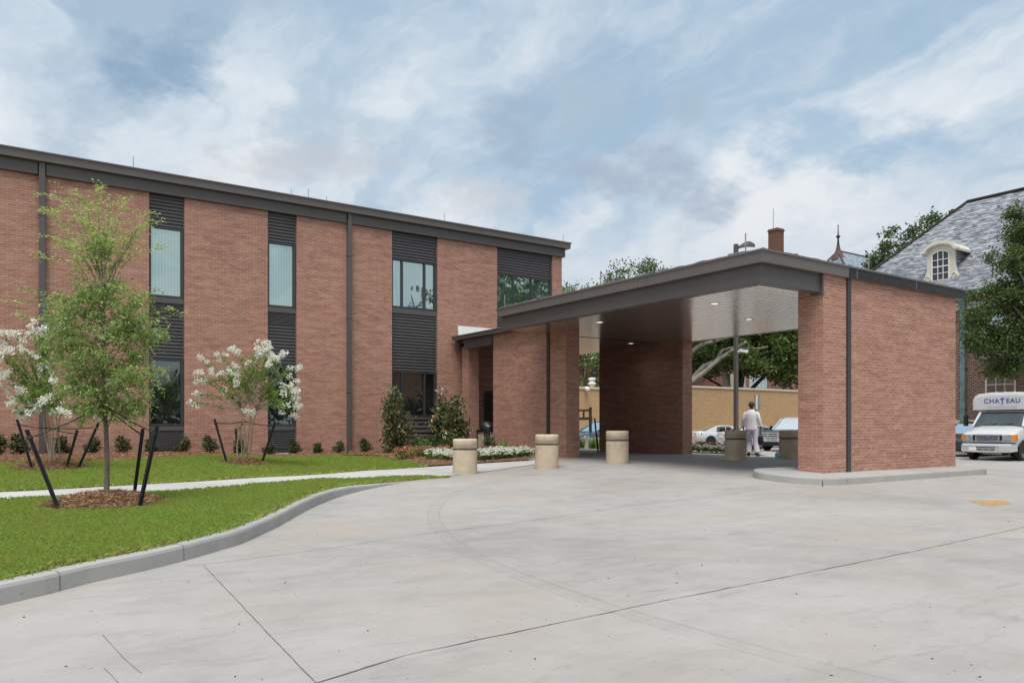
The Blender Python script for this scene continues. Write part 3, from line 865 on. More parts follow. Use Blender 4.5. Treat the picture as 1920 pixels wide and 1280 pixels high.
def window(x0, x1, z0, z1, mull, glass, parent=bld, Y=24.70):
    f = MB(); w_ = 0.062
    f.box(x0, x1, Y-0.05, Y+0.08, z1-w_, z1); f.box(x0, x1, Y-0.05, Y+0.08, z0, z0+w_)
    f.box(x0, x0+w_, Y-0.048, Y+0.08, z0+w_, z1-w_); f.box(x1-w_-0.03, x1, Y-0.048, Y+0.08, z0+w_, z1-w_)
    for m in mull: f.box(m-0.032, m+0.032, Y-0.045, Y+0.08, z0+w_, z1-w_)
    wo = part('window', f, M['frame'], parent, bevel=0.006)
    xs = [x0+w_] + [q for m in mull for q in (m-0.032, m+0.032)] + [x1-w_-0.03]
    for a, b in zip(xs[0::2], xs[1::2]):
        g = MB(); g.box(a-0.004, b+0.004, Y+0.02, Y+0.045, z0+w_-0.004, z1-w_+0.004)
        part('pane', g, glass, wo)
    return wo
def flat_panel(x0, x1, z0, z1, Y, mat, name):
    m = MB(); m.box(x0, x1, Y, Y+0.10, z0, z1); return part(name, m, mat, bld, bevel=0.006)
for x0, x1 in ((3.985, 4.955), (7.455, 8.385)):
    louvre_panel(x0, x1, 7.20, 8.12, bld)
    window(x0, x1, 5.10, 7.195, [], M['blind_glass'])
    flat_panel(x0, x1, 4.93, 5.098, 24.655, M['bronze'], 'sill')
    louvre_panel(x0, x1, 4.53, 4.928, bld, period=0.04, name='spandrel_panel')
    louvre_panel(x0, x1, 3.285, 4.528, bld)
    window(x0, x1, 1.28, 3.28, [], M['dark_glass'])
    flat_panel(x0, x1, 1.14, 1.278, 24.655, M['bronze'], 'sill')
    louvre_panel(x0, x1, 0.56, 1.138, bld, period=0.06)
    flat_panel(x0, x1, 0.1, 0.556, 24.70, M['frame'], 'base_panel')
    m = MB(); m.box(x0+0.25, x1-0.1, 24.42, 24.66, 0.3, 0.40); part('vent_sill', m, M['white'], bld, bevel=0.01)
louvre_panel(11.795, 13.605, 7.20, 8.12, bld)
window(11.795, 13.605, 5.45, 7.195, [12.22, 13.12], M['glass'])
flat_panel(11.795, 13.605, 5.25, 5.448, 24.655, M['bronze'], 'sill')
louvre_panel(11.795, 13.605, 3.22, 5.248, bld)
window(11.795, 13.605, 1.60, 3.215, [12.22, 13.12], M['dark_glass'])
flat_panel(11.795, 13.605, 1.50, 1.598, 24.655, M['bronze'], 'sill')
louvre_panel(11.795, 13.605, 0.2, 1.498, bld, period=0.16)
louvre_panel(16.215, 18.875, 7.18, 8.12, bld)
window(16.215, 18.875, 5.70, 7.175, [17.01, 17.88], M['glass'])
flat_panel(16.215, 18.875, 5.56, 5.698, 24.655, M['bronze'], 'sill')
louvre_panel(16.215, 18.875, 4.42, 5.558, bld)
m = MB(); m.add([(14.45, 24.58, 4.56), (16.2, 24.58, 4.56), (16.2, 24.58, 4.98), (14.45, 24.58, 4.98), (14.45, 24.50, 4.56), (16.2, 24.50, 4.56), (16.2, 24.55, 4.98), (14.45, 24.55, 4.98)],
                [(0,1,2,3), (4,7,6,5), (0,3,7,4), (1,5,6,2), (3,2,6,7), (0,4,5,1)])
part('roof_flashing', m, M['white'], bld)
m = MB(); m.box(15.6, 17.6, 24.59, 24.655, 0.25, 2.6); dr = part('entrance_door', m, M['frame'], bld)
m = MB(); m.box(15.7, 16.57, 24.57, 24.588, 0.35, 2.5); m.box(16.63, 17.5, 24.57, 24.588, 0.35, 2.5); part('pane', m, M['dark_glass'], dr)

# ------------------------------------------------------------------ entrance canopy
can = thing('entrance_canopy', 'flat drive-through canopy on brick piers with dark metal edge', 'canopy', (14.8, 9.8, 0.2))
X0, X1, Y0, Y1 = 12.66, 20.80, 9.70, 19.20
# roof edge: shaped trim all round with a slab inside
m = MB()
X2, YJ = 20.05, 10.62
def ring(off, z): return [(X0-off, Y0-off, z), (X1+off, Y0-off, z), (X1+off, YJ+off, z), (X2+off, YJ+off, z), (X2+off, Y1+off, z), (X0-off, Y1+off, z)]
m.loft([ring(-0.30, 4.535), ring(0.0, 4.535), ring(0.012, 4.75), ring(0.035, 4.755), ring(0.035, 4.79), ring(-0.05, 4.805), ring(-0.30, 4.805)], caps=False)
for a in (ring(-0.30, 4.535)[::-1], ring(-0.30, 4.805)): m.add(a, [tuple(range(6))])
for x in (15.9, 18.4): m.box(x, x+0.03, Y0-0.02, Y0+0.02, 4.54, 4.752)
for y in (13.2, 16.4): m.box(X0-0.02, X0+0.02, y, y+0.03, 4.54, 4.752)
part('roof_edge', m, M['bronze_light'], can)
m = MB(); m.box(on_y(1592, Y0), X1+0.004, Y0-0.016, Y0, 4.54, 4.745); part('edge_cover', m, M['black'], can, label='darker metal edge strip over the near pier')
m = MB(); m.box(X0+0.25, X2-0.25, Y0+0.25, Y1-0.1, 4.806, 4.85); part('roof', m, M['black'], can, bevel=0.02)
m = MB(); m.box(12.78, 13.02, 9.82, 19.15, 4.145, 4.534); m.box(13.021, 14.775, 9.82, 10.05, 4.145, 4.534)
m.box(14.76, 14.80, 9.76, 10.07, 4.10, 4.534)
part('beam', m, M['bronze'], can, bevel=0.008)
m = MB(); m.box(19.80, 19.98, 10.45, 19.15, 4.145, 4.534); part('beam', m, M['bronze'], can, bevel=0.008)
# soffit of narrow metal planks running along X
mt, nt_, out_ = new_mat('soffit_metal'); tt = NT(nt_)
vv = tt.coord('Object')
hb = tt.noise(tt.mapping(vv, scale=(0.5, 9.0, 1)), 1.0, 3, 0.5)
hb2 = tt.noise(tt.mapping(vv, scale=(0.15, 26.0, 1), loc=(3,1,0)), 1.0, 1, 0.5)
bs = tt.bsdf(out_, **{'Base Color': (0.72, 0.67, 0.62, 1), 'Roughness': 0.17, 'Metallic': 0.9, 'Specular IOR Level': 0.6})
tt.link(tt.bump(tt.math('ADD', hb, tt.math('MULTIPLY', hb2, 0.7)), 0.12, 0.03), bs.inputs['Normal'])
M['soffit'] = mt
prof = []; y = 10.06; pw = 0.153
while y < 24.44:
    prof += [(y, 4.150), (y+pw-0.024, 4.150), (y+pw-0.014, 4.1545), (y+pw-0.010, 4.1545)]; y += pw
m = MB(); n = len(prof)
for xa, xb, ya, yb in ((13.021, 19.798, 0, 19.16), (14.4, 19.798, 19.16, 30)):
    pr = [q for q in prof if ya <= q[0] <= yb]
    k = len(pr)
    for i in range(k-1):
        (a, b), (c, d) = pr[i], pr[i+1]
        m.add([(xa, a, b), (xb, a, b), (xb, c, d), (xa, c, d)], [(3, 2, 1, 0)], 0 if (c-a) > 0.05 else 1)
part('soffit', m, [M['soffit'], M['bronze']], can)
m = MB(); m.box(14.5, 19.9, 19.2, 24.45, 4.20, 4.30); m.box(13.03, 19.79, 10.41, 19.15, 4.20, 4.30)
part('soffit_back', m, M['black'], can)
# brick piers and walls
m = MB(); m.box(14.81, 20.50, 9.78, 10.40, 0.10, 4.534)
pier = part('pier', m, M['brick'], can)
m = MB(); m.box(19.50, 19.97, 18.18, 22.45, 0.0, 4.149); part('wall', m, M['brick'], can, label='dark brick screen wall standing under the canopy')
m = MB(); m.box(14.40, 14.92, 18.10, 22.10, 0.0, 4.149); m.box(14.40, 14.92, 19.21, 22.10, 4.149, 4.40)
lw_ = part('wall', m, M['brick'], can, label='pale brick side wall behind the flower bed')
m = MB(); m.box(14.50, 14.95, 23.90, 24.35, 0.0, 4.40); part('pillar', m, M['brick'], can)
a, b = on_y(1586.5, 9.78), on_y(1594.5, 9.78)
m = MB(); m.box(a, b, 9.760, 9.779, 0.20, 4.53); m.box(a+0.02, b-0.02, 9.752, 9.7605, 0.20, 4.53); part('downspout', m, M['frame'], can)
def on_x(px, X):
    x, y, z = ray(px, HZ); return X/x*y
a, b = on_x(1031.5, 14.4), on_x(1026, 14.4)
m = MB(); m.box(14.37, 14.399, a, b, 0.25, 4.149); part('downspout', m, M['frame'], can)
# lower link roof towards the building
m = MB()
m.loft([[(14.16, y, 4.405), (14.15, y, 4.52), (14.12, y, 4.525), (14.12, y, 4.55), (14.3, y, 4.57), (19.98, y, 4.57), (19.98, y, 4.405)] for y in (19.27, 24.50)])
part('link_roof', m, M['bronze_light'], can)
for ya, yb in ((22.12, 23.895), (24.36, 24.55)):
    m = MB(); m.box(14.32, 14.46, ya, yb, 4.06, 4.404); part('beam', m, M['bronze'], can, bevel=0.006)
# recessed lights
lm, nt_, out_ = new_mat('lit_lens'); tt = NT(nt_)
e = tt.n('ShaderNodeEmission', ins={'Color': (1.0, 0.97, 0.92, 1), 'Strength': 1.3}); tt.link(e.outputs[0], out_.inputs['Surface'])
for px, py in ((1124,604),(1183,643.5),(1340,569),(1404,598)):
    x, y, z = ray(px, py); d = (4.15-ZC)/z
    m = MB(); m.lathe([(0.0, 4.144), (0.085, 4.144)], (x*d, y*d, 0), 24); m.add([], [])
    lens = MB(); lens.lathe([(0.085, 4.146), (0.001, 4.146)], (x*d, y*d, 0), 24)
    rim = MB(); rim.lathe([(0.088, 4.15), (0.088, 4.140), (0.115, 4.140), (0.12, 4.15)], (x*d, y*d, 0), 24)
    ro = part('recessed_light', rim, M['white'], can); part('lens', lens, lm, ro)
    sl = bpy.data.lights.new('recessed_lamp', 'SPOT'); sl.energy = 7; sl.spot_size = math.radians(150); sl.spot_blend = 0.8; sl.shadow_soft_size = 0.1; sl.color = (1.0, 0.96, 0.90)
    so = bpy.data.objects.new('recessed_lamp', sl); COL.objects.link(so); so.location = (x*d, y*d, 4.12)
# lightning rods and cable on the canopy roof
for px, pt, pb in ((946.5,553,579),(1126,508,535),(1398,437,472),(1629,479,508)):
    if px < 1420:
        x, y, z = ray(px, pb); d = (X0+0.12)/x; X, Y = X0+0.12, y*d
    else:
        x, y, z = ray(px, pb); d = (Y0+0.12)/y; X, Y = x*d, Y0+0.12
    zt = ZC + (HZ-pt)/F*d
    m = MB(); m.tube([(X, Y, 4.79), (X, Y, zt)], 0.013, 6); m.box(X-0.05, X+0.05, Y-0.05, Y+0.05, 4.79, 4.83)
    part('lightning_rod', m, M['grey_metal'], can)
cab = MB()
pts = [(X0+0.10, y, 4.825 + 0.02*math.sin(y*9.0)*math.sin(y*2.3)) for y in np.arange(19.1, 9.8, -0.15)] + [(x, Y0+0.10, 4.825 + 0.015*math.sin(x*7.0)) for x in np.arange(12.8, 20.7, 0.15)]
cab.tube(pts, 0.012, 5)
for p in pts[5::13]: cab.box(p[0]-0.05, p[0]+0.05, p[1]-0.05, p[1]+0.05, 4.80, 4.845)
part('cable', cab, M['grey_metal'], can)

# kerbed island below the near pier
def rounded(x0, x1, y0, y1, r, n=8):
    out = []
    for cx_, cy_, a0 in ((x1-r, y0+r, -90), (x1-r, y1-r, 0), (x0+r, y1-r, 90), (x0+r, y0+r, 180)):
        for k in range(n+1):
            a = math.radians(a0 + 90*k/n); out.append((cx_+r*math.cos(a), cy_+r*math.sin(a)))
    return out
m = MB()
IX0, IX1, IY0, IY1 = 13.55, 21.2, 9.05, 11.05
zt = lambda x, y: float(gz(x, y)) + 0.155
O = rounded(IX0, IX1, IY0, IY1, 0.85); I = rounded(IX0+0.03, IX1-0.03, IY0+0.03, IY1-0.03, 0.82)
m.loft([[(x, y, float(gz(x, y))-0.1) for x, y in O], [(x, y, zt(x, y)-0.03) for x, y in O], [(x, y, zt(x, y)-0.006) for x, y in rounded(IX0+0.01, IX1-0.01, IY0+0.01, IY1-0.01, 0.84)], [(x, y, zt(x, y)) for x, y in I]])
isl = tag(part('kerb', m, M['kerb']), kind='structure')
for px in (1560, 1640, 1770):
    q = hit(px, 915); x = q.x + 0.05
    jm = MB(); jm.box(x, x+0.005, IY0-0.003, IY0+0.02, float(gz(x, IY0))+0.005, zt(x, IY0)-0.025); part('joint', jm, M['joint'], isl)

# ------------------------------------------------------------------ bollards
def bollard_proto():
    root = thing('bollard', '', 'bollard')
    r = 0.295; h = 0.85; g = 0.595
    m = MB()
    m.lathe([(r*0.985, -0.12), (r, 0.03), (r, g-0.015)], n=48); m.lathe([(r, g-0.015), (r-0.012, g-0.012)], n=48)
    m.lathe([(r-0.012, g+0.022), (r, g+0.025), (r, h-0.035), (r-0.008, h-0.014), (r-0.03, h), (0.001, h)], n=48)
    part('body', m, M['bollard'], root, world=False)
    m = MB(); m.lathe([(r-0.013, g-0.013), (r-0.013, g+0.023)], n=48)
    part('groove_band', m, M['groove'], root, world=False)
    return root
bp = bollard_proto()
for i, (px, py, lab) in enumerate(((872, 888, 'round tan concrete bollard in front of the white flower bed, nearest the lawn'),
        (1025.5, 877.5, 'round tan concrete bollard in front of the pale brick side wall'),
        (1157.5, 868.5, 'round tan concrete bollard in front of the dark brick screen wall'),
        (1379, 857, 'round tan concrete bollard at the foot of the dark lamp post'),
        (1480, 857, 'round tan concrete bollard half hidden behind the near brick pier'))):
    o = bp if i == 0 else copy_tree(bp)
    q = hit(px, py) if i < 3 else at_depth(px, 800, 21.7 if i == 3 else 23.0); q.z = float(gz(q.x, q.y))
    o.location = (q.x, q.y, q.z); o.rotation_euler = (0, 0, i*1.3)
    tag(o, lab, 'bollard', 'concrete bollards across the forecourt')

# ------------------------------------------------------------------ lamp post, sign, bins
lp = at_depth(1380, 800, 29.5); gx = float(gz(lp.x, lp.y))
post = thing('lamp_post', 'tall dark square lamp post with white camera, behind the canopy', 'lamp post', (lp.x, lp.y, gx))
m = MB(); m.box(lp.x-0.07, lp.x+0.07, lp.y-0.07, lp.y+0.07, gx-0.1, 8.25); part('pole', m, M['bronze'], post, bevel=0.01)
m = MB(); m.lathe([(0.25, gx-0.1), (0.25, gx+0.35), (0.22, gx+0.4), (0.001, gx+0.4)], (lp.x, lp.y, 0), 24); part('base', m, M['kerb'], post)
hd = Vector((SN, -CS, 0))                                 # the head hangs out to the side
m = MB()
s_ = Vector((CS, SN, 0))
rings = []
for k in range(9):
    u = k/8; c_ = lp + hd*(0.10 + 0.62*u); zc_ = 8.12 + 0.10*math.sin(math.pi*u*0.8)
    wv_ = 0.05 + 0.15*math.sin(math.pi*min(1, u*0.9+0.1)); hh = 0.05 + 0.06*math.sin(math.pi*u)
    rings.append([c_ + s_*(-wv_) + Vector((0,0,zc_-c_.z-0.04)), c_ + s_*wv_ + Vector((0,0,zc_-c_.z-0.04)), c_ + s_*wv_*0.8 + Vector((0,0,zc_-c_.z+hh)), c_ + s_*(-wv_*0.8) + Vector((0,0,zc_-c_.z+hh))])
m.loft(rings); part('lamp_head', m, M['bronze'], post)
zc_ = ZC + (HZ-659)/F*29.5
m = MB(); c_ = Vector((lp.x, lp.y, zc_))
m.tube([c_ + hd*0.05, c_ + hd*0.16 + Vector((0,0,0.02))], 0.05, 10); m.tube([c_ + hd*0.12 + Vector((0,0,0.03)) - s_*0.05, c_ + hd*0.42 + Vector((0,0,-0.03)) - s_*0.12], 0.055, 12)
m.bar(c_ + hd*0.10 + Vector((0,0,0.09)) - s_*0.04, c_ + hd*0.45 + Vector((0,0,0.04)) - s_*0.12, 0.13, 0.02)
part('security_camera', m, M['white'], post)

sp_ = at_depth(1418, 800, 28.0); gx = float(gz(sp_.x, sp_.y))
sg = thing('parking_sign', 'small grey parking sign on a thin post seen from behind', 'sign', (sp_.x, sp_.y, gx))
m = MB(); m.tube([(sp_.x, sp_.y, gx-0.1), (sp_.x, sp_.y, 2.42)], 0.022, 8); part('post', m, M['grey_metal'], sg)
for dx, wd, mat, ang in ((-0.035, 0.09, M['bronze'], 0.5), (0.06, 0.17, M['grey_metal'], 0.15)):
    m = MB(); c_ = Vector((sp_.x, sp_.y, 0)) + hd*dx - s_*0.03
    v = (hd*math.cos(ang) + s_*math.sin(ang))
    m.bar(c_ - v*wd/2 + Vector((0,0,2.13)), c_ + v*wd/2 + Vector((0,0,2.13)), 0.008, 0.55, up=(0,0,1))
    part('panel', m, mat, sg)
m = MB(); c_ = Vector((sp_.x, sp_.y, 0)) - s_*0.04 + hd*(-0.005); m.box(c_.x-0.03, c_.x+0.03, c_.y-0.02, c_.y+0.02, 1.88, 2.40); part('bracket', m, M['white'], sg)

bq = hit(909, 836, lz2)
bq = Vector((14.62, 22.85, float(gz(14.62, 22.85))))
bin_ = thing('litter_bin', 'litter bin with beige panels and black dome in the dark passage', 'litter bin', tuple(bq))
m = MB(); x, y, z = bq
m.box(x-0.26, x+0.26, y-0.26, y+0.26, z, z+0.06)
for sx in (-1, 1):
    for sy in (-1, 1): m.box(x+sx*0.24-0.02, x+sx*0.24+0.02, y+sy*0.24-0.02, y+sy*0.24+0.02, z+0.06, z+0.75)
m.box(x-0.27, x+0.27, y-0.27, y+0.27, z+0.75, z+0.82); part('frame', m, M['black'], bin_)
m = MB(); m.box(x-0.235, x+0.235, y-0.245, y+0.245, z+0.07, z+0.74); part('panel', m, M['bollard'], bin_)
m = MB(); m.lathe([(0.25, z+0.82), (0.25, z+0.95), (0.2, z+1.06), (0.1, z+1.12), (0.001, z+1.13)], (x, y, 0), 20); part('lid', m, M['black'], bin_)
bq = at_depth(915, 822, 26.4); bq.z = float(gz(bq.x, bq.y))
pb = thing('path_light', 'short black post light beside the passage opening', 'post light', tuple(bq))
m = MB(); m.tube([bq, bq + Vector((0,0,0.88))], 0.075, 16); part('post', m, M['black'], pb)
m = MB(); m.lathe([(0.06, bq.z+0.88), (0.06, bq.z+0.92), (0.085, bq.z+0.92), (0.085, bq.z+0.97), (0.001, bq.z+0.985)], (bq.x, bq.y, 0), 16); part('cap', m, M['grey_metal'], pb)

# ------------------------------------------------------------------ tan brick building beyond the car park
tan = thing('tan_brick_building', 'low flat-roofed tan brick building behind the parked cars', 'building', (45, 41.5, 0))
m = MB(); m.box(18.0, 40.0, 41.5, 50, -0.4, 3.85); m.box(40.0, 84, 41.5, 42.1, -0.4, 4.25)
part('wall', m, M['tan_brick'], tan)
m = MB(); m.box(17.9, 40.0, 41.42, 41.9, 3.85, 4.0); m.box(40.0, 84, 41.42, 41.9, 4.25, 4.40); m.box(39.9, 40.1, 41.9, 49.9, 3.86, 4.1)
part('coping', m, M['coping'], tan)
def onY3(px, py, Y):
    x, y, z = ray(px, py); d = Y/y; return Vector((x*d, Y, ZC + z*d))
q = onY3(1110, 724, 42.6)
m = MB(); m.lathe([(0.18, 3.8), (0.18, 4.22), (0.29, 4.25), (0.29, 4.36), (0.18, 4.42), (0.18, 4.55), (0.27, 4.58), (0.24, 4.72), (0.001, 4.76)], (q.x, q.y, 0), 16)
part('roof_vent', m, M['white'], tan)
q = onY3(1100, 729, 41.3)
m = MB(); m.bar(q + Vector((0.1,0.2,0.1)), q + Vector((-0.15,-0.3,-0.05)), 0.26, 0.16); m.bar(q + Vector((0.1,0.2,0.0)), q + Vector((0.1,0.0,0.0)), 0.1, 0.1)
part('floodlight', m, M['white'], tan)

# wooden bench back / railing and low planter wall seen left of the screen wall
q = at_depth(1098, 790, 40.0)
rl = thing('timber_railing', 'short dark timber railing with one taller post against tan wall', 'railing', (q.x, q.y, -0.1))
m = MB(); ux = Vector((SN, -CS, 0))
base = Vector((q.x, q.y, 0))
za, zb_ = ZC + (797-769)/F*40, ZC + (797-784.5)/F*40
m.bar(base - ux*1.6 + Vector((0,0,za)), base + ux*0.28 + Vector((0,0,za)), 0.09, 0.10)
m.bar(base - ux*1.6 + Vector((0,0,zb_)), base + ux*0.36 + Vector((0,0,zb_)), 0.10, 0.14)
for k in (-1.4, -1.05, -0.7, -0.38, -0.10): m.bar(base + ux*k + Vector((0,0,zb_)), base + ux*k + Vector((0,0,za)), 0.07, 0.07)
m.bar(base + ux*0.25 + Vector((0,0,-0.2)), base + ux*0.25 + Vector((0,0,ZC + (797-763)/F*40)), 0.11, 0.11); m.bar(base - ux*1.5 + Vector((0,0,-0.2)), base - ux*1.5 + Vector((0,0,za+0.1)), 0.11, 0.11)
part('rails', m, M['dark_bark'], rl)
q0 = at_depth(1060, 825, 36.0); q1 = at_depth(1160, 825, 36.0); gq = float(gz(q0.x, q0.y))
m = MB(); m.bar((q0.x, q0.y, gq+0.15), (q1.x, q1.y, gq+0.15), 0.25, 0.75)
tag(part('planter_wall', m, M['kerb']), 'low grey concrete planter wall in front of the dark blue car', 'planter wall')

# ------------------------------------------------------------------ red brick building with chimney, farther back
red = thing('red_brick_building', 'far red brick building with white paned window and tall chimney', 'building', (72, 54, 0))
m = MB(); m.box(65.7, 84, 54, 66, -0.4, 12.2); m.box(46, 65.7, 54.6, 66, -0.4, 6.8)
part('wall', m, M['red_brick'], red)
m = MB(); m.box(45.9, 65.7, 54.5, 66, 6.8, 7.15); m.box(65.55, 65.75, 53.92, 54.3, -0.2, 7.2); part('trim', m, M['cream'], red)
m = MB(); m.loft([[(65.3, 53.6, 12.2), (84.4, 53.6, 12.2), (84.4, 66.4, 12.2), (65.3, 66.4, 12.2)], [(71, 59.9, 17.5), (79, 59.9, 17.5), (79, 60.1, 17.5), (71, 60.1, 17.5)]])
M['slate'] = None
def slate_mat(name, c1, c2, dark, sc=1.0):
    mm, nt, out = new_mat(name); t = NT(nt); uv = t.coord('UV')
    br = t.n('ShaderNodeTexBrick', offset=0.5, ins={'Vector': uv, 'Color1': c4(c1), 'Color2': c4(c2), 'Mortar': c4(dark), 'Scale': 1.0, 'Mortar Size': 0.016*sc, 'Mortar Smooth': 0.3, 'Brick Width': 0.34*sc, 'Row Height': 0.155*sc, 'Bias': 0.0})
    col = br.outputs['Color']
    f = t.noise(t.mapping(uv, scale=(1.3, 6.45, 1)), 1.0, 3, 0.6)
    col = t.mix(t.val(f, 0.50, 0.62, 0, 0.85), col, c4(dark))
    f3 = t.noise(t.mapping(uv, scale=(1.6, 6.45, 1), loc=(4,9,0)), 1.0, 3, 0.6)
    col = t.mix(t.val(f3, 0.46, 0.60, 0, 0.9), col, c4(tuple(min(1, x*1.6) for x in c2)))
    f2 = t.noise(t.mapping(uv, loc=(8,2,0)), 0.5, 5, 0.65)
    col = t.mix(t.val(f2, 0.45, 0.7, 0, 0.45), col, c4(tuple(x*1.1 for x in dark)))
    f4 = t.noise(t.mapping(uv, scale=(1.6, 6.4, 1), loc=(1,5,0)), 1.0, 2, 0.5)
    col = t.mix(t.val(f4, 0.66, 0.72, 0, 0.6), col, (0.16, 0.085, 0.06, 1))
    sep = t.n('ShaderNodeSeparateXYZ', ins={0: uv})
    saw = t.math('FRACT', t.math('DIVIDE', sep.outputs[1], 0.155*sc))
    edge = t.math('MULTIPLY', t.val(saw, 0.16, 0.05, 0, 0.8), t.val(t.noise(t.mapping(uv, scale=(1.2, 6.4, 1), loc=(3,1,0)), 1.0, 3), 0.35, 0.55, 0.3, 1.0))
    col = t.mix(edge, col, c4(dark))
    b = t.bsdf(out, **{'Base Color': col, 'Roughness': 0.45, 'Specular IOR Level': 0.5})
    t.link(t.bump(t.math('SUBTRACT', t.math('MULTIPLY', saw, -1.0), br.outputs['Fac']), 0.6, 0.02), b.inputs['Normal'])
    return mm
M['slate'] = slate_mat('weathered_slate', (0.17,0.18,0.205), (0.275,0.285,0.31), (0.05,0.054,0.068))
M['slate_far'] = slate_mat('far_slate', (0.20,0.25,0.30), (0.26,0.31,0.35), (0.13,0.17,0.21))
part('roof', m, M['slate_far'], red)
q = at_depth(1455, 452, 90.0)
m = MB(); zt = ZC + (797-430)/F*90
m.box(q.x-0.62, q.x+0.62, q.y-0.62, q.y+0.62, 12.2, zt-0.3); m.box(q.x-0.70, q.x+0.70, q.y-0.70, q.y+0.70, zt-0.3, zt-0.12); m.box(q.x-0.64, q.x+0.64, q.y-0.64, q.y+0.64, zt-0.12, zt)
ch = part('chimney', m, M['chimney_brick'], red)
m = MB(); m.tube([(q.x-0.5, q.y, zt), (q.x-0.5, q.y, ZC + (797-393)/F*90)], 0.035, 6); part('lightning_rod', m, M['grey_metal'], ch)
def muntin_window(name, parent, cx_, z0, z1, wd, plane, axis, nx, nz, fm, gm, arch=0.0, proud=0.06):
    """paned window in a wall whose outer face is at `plane` (axis 'y' faces -Y, axis 'x' faces -X)"""
    f = MB(); t_ = 0.07
    def bx(mb, a0, a1, za, zb, d0, d1):
        if axis == 'y': mb.box(a0, a1, plane-d1, plane-d0, za, zb)
        else: mb.box(plane-d1, plane-d0, a0, a1, za, zb)
    a0, a1 = cx_-wd/2, cx_+wd/2
    bx(f, a0-t_, a0, z0, z1, -0.02, proud); bx(f, a1, a1+t_, z0, z1, -0.02, proud); bx(f, a0-t_-0.05, a1+t_+0.05, z0-0.09, z0, -0.02, proud+0.05); bx(f, a0-t_, a1+t_, z1, z1+t_, -0.02, proud)
    for i in range(1, nx): x = a0 + wd*i/nx; bx(f, x-0.022, x+0.022, z0, z1, 0.012, proud-0.01)
    for i in range(1, nz): z = z0 + (z1-z0)*i/nz; bx(f, a0, a1, z-0.022, z+0.022, 0.014, proud-0.012)
    w_ = part(name, f, fm, parent)
    g = MB(); bx(g, a0, a1, z0, z1, 0.002, 0.01); part('pane', g, gm, w_)
    return w_
q0, q1 = onY3(1406, 703, 54), onY3(1436, 703, 54)
muntin_window('window', red, (q0.x+q1.x)/2, q0.z-2.2, q0.z, q1.x-q0.x, 54, 'y', 4, 4, M['white'], M['glass'])
q0, q1 = onY3(1384, 703, 54), onY3(1396, 703, 54)
muntin_window('window', red, (q0.x+q1.x)/2, q0.z-2.2, q0.z, q1.x-q0.x, 54, 'y', 2, 4, M['white'], M['glass'])

# slate-roofed building with finial
spb = thing('slate_roofed_building', 'distant slate-roofed building with terracotta ridge and black spiked finial', 'building', (92, 58, 0))
q = at_depth(1572, 471, 100.0); zr = q.z; rx, ry = q.x, q.y
m = MB(); m.box(rx-3.0, rx+16, ry-4.2, ry+4.2, -0.4, zr-6.6); part('wall', m, M['red_brick'], spb)
m = MB()
m.loft([[(rx-3.6, ry-4.8, zr-6.6), (rx+16.5, ry-4.8, zr-6.6), (rx+16.5, ry+4.8, zr-6.6), (rx-3.6, ry+4.8, zr-6.6)],
        [(rx-0.75, ry-0.9, zr-1.1), (rx+16.0, ry-0.9, zr-1.1), (rx+16.0, ry+0.9, zr-1.1), (rx-0.75, ry+0.9, zr-1.1)],
        [(rx-0.1, ry-0.06, zr), (rx+15.8, ry-0.06, zr), (rx+15.8, ry+0.06, zr), (rx-0.1, ry+0.06, zr)]])
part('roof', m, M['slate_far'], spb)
m = MB()
terr = plain('terracotta', (0.10,0.06,0.05), 0.8, 0, 0.2, 3)
k = rx
while k < rx+15.5: m.box(k, k+0.34, ry-0.1, ry+0.1, zr-0.08, zr+0.13); k += 0.46
m.box(rx-0.1, rx+15.8, ry-0.14, ry+0.14, zr-0.15, zr-0.02)
for sy in (-1, 1): m.tube([(rx-3.6, ry+sy*4.8, zr-6.55), (rx-0.75, ry+sy*0.9, zr-1.05), (rx-0.05, ry, zr+0.05)], 0.13, 6)
m.lathe([(0.95, zr-1.15), (0.55, zr-0.45), (0.30, zr+0.2), (0.18, zr+0.8)], (rx-0.05, ry, 0), 10)
part('ridge', m, terr, spb)
m = MB(); zf = ZC + (797-431)/F*100
m.lathe([(0.2, zr+0.6), (0.13, zr+1.2), (0.10, zr+1.7), (0.22, zr+1.78), (0.30, zr+1.95), (0.12, zr+2.05), (0.07, zr+2.4), (0.05, zr+3.2), (0.09, zr+3.3), (0.03, zr+3.45), (0.015, zf)], (rx-0.05, ry, 0), 10)
part('finial', m, M['black'], spb)

# ------------------------------------------------------------------ old slate-roofed house on the right
HX = 44.3
old = thing('old_house', 'old brick house with weathered slate hip roof and cream dormer', 'house', (HX, 18, -0.15))
m = MB(); m.box(HX, 56.3, 4.0, 29.0, -0.6, 7.62); m.box(HX-0.06, 56.36, 3.94, 29.06, 8.02, 8.25); m.box(HX-0.14, 56.4, 3.9, 29.14, 8.25, 8.42)
part('wall', m, M['old_brick'], old)
m = MB(); m.box(HX-0.10, 56.36, 3.92, 29.08, 7.62, 8.02); part('frieze', m, M['stone'], old)
m = MB(); m.box(HX-0.05, HX, 4.0, 29.0, 1.38, 1.60); part('water_table', m, M['stone'], old)
EX, RX_, ez, rz = HX-0.45, 50.3, 8.45, 15.1
m = MB()
m.loft([[(EX, 3.3, ez), (56.8, 3.3, ez), (56.8, 29.6, ez), (EX, 29.6, ez)], [(RX_-0.02, 9.8, rz), (RX_+0.02, 9.8, rz), (RX_+0.02, 23.3, rz), (RX_-0.02, 23.3, rz)]])
part('roof', m, M['slate'], old)
m = MB(); m.tube([(EX, 29.6, ez+0.05), (RX_, 23.3, rz+0.06)], 0.09, 6); m.tube([(RX_, 23.3, rz+0.08), (RX_, 9.8, rz+0.08)], 0.10, 6); part('hip_ridge', m, M['dark_bark'], old)
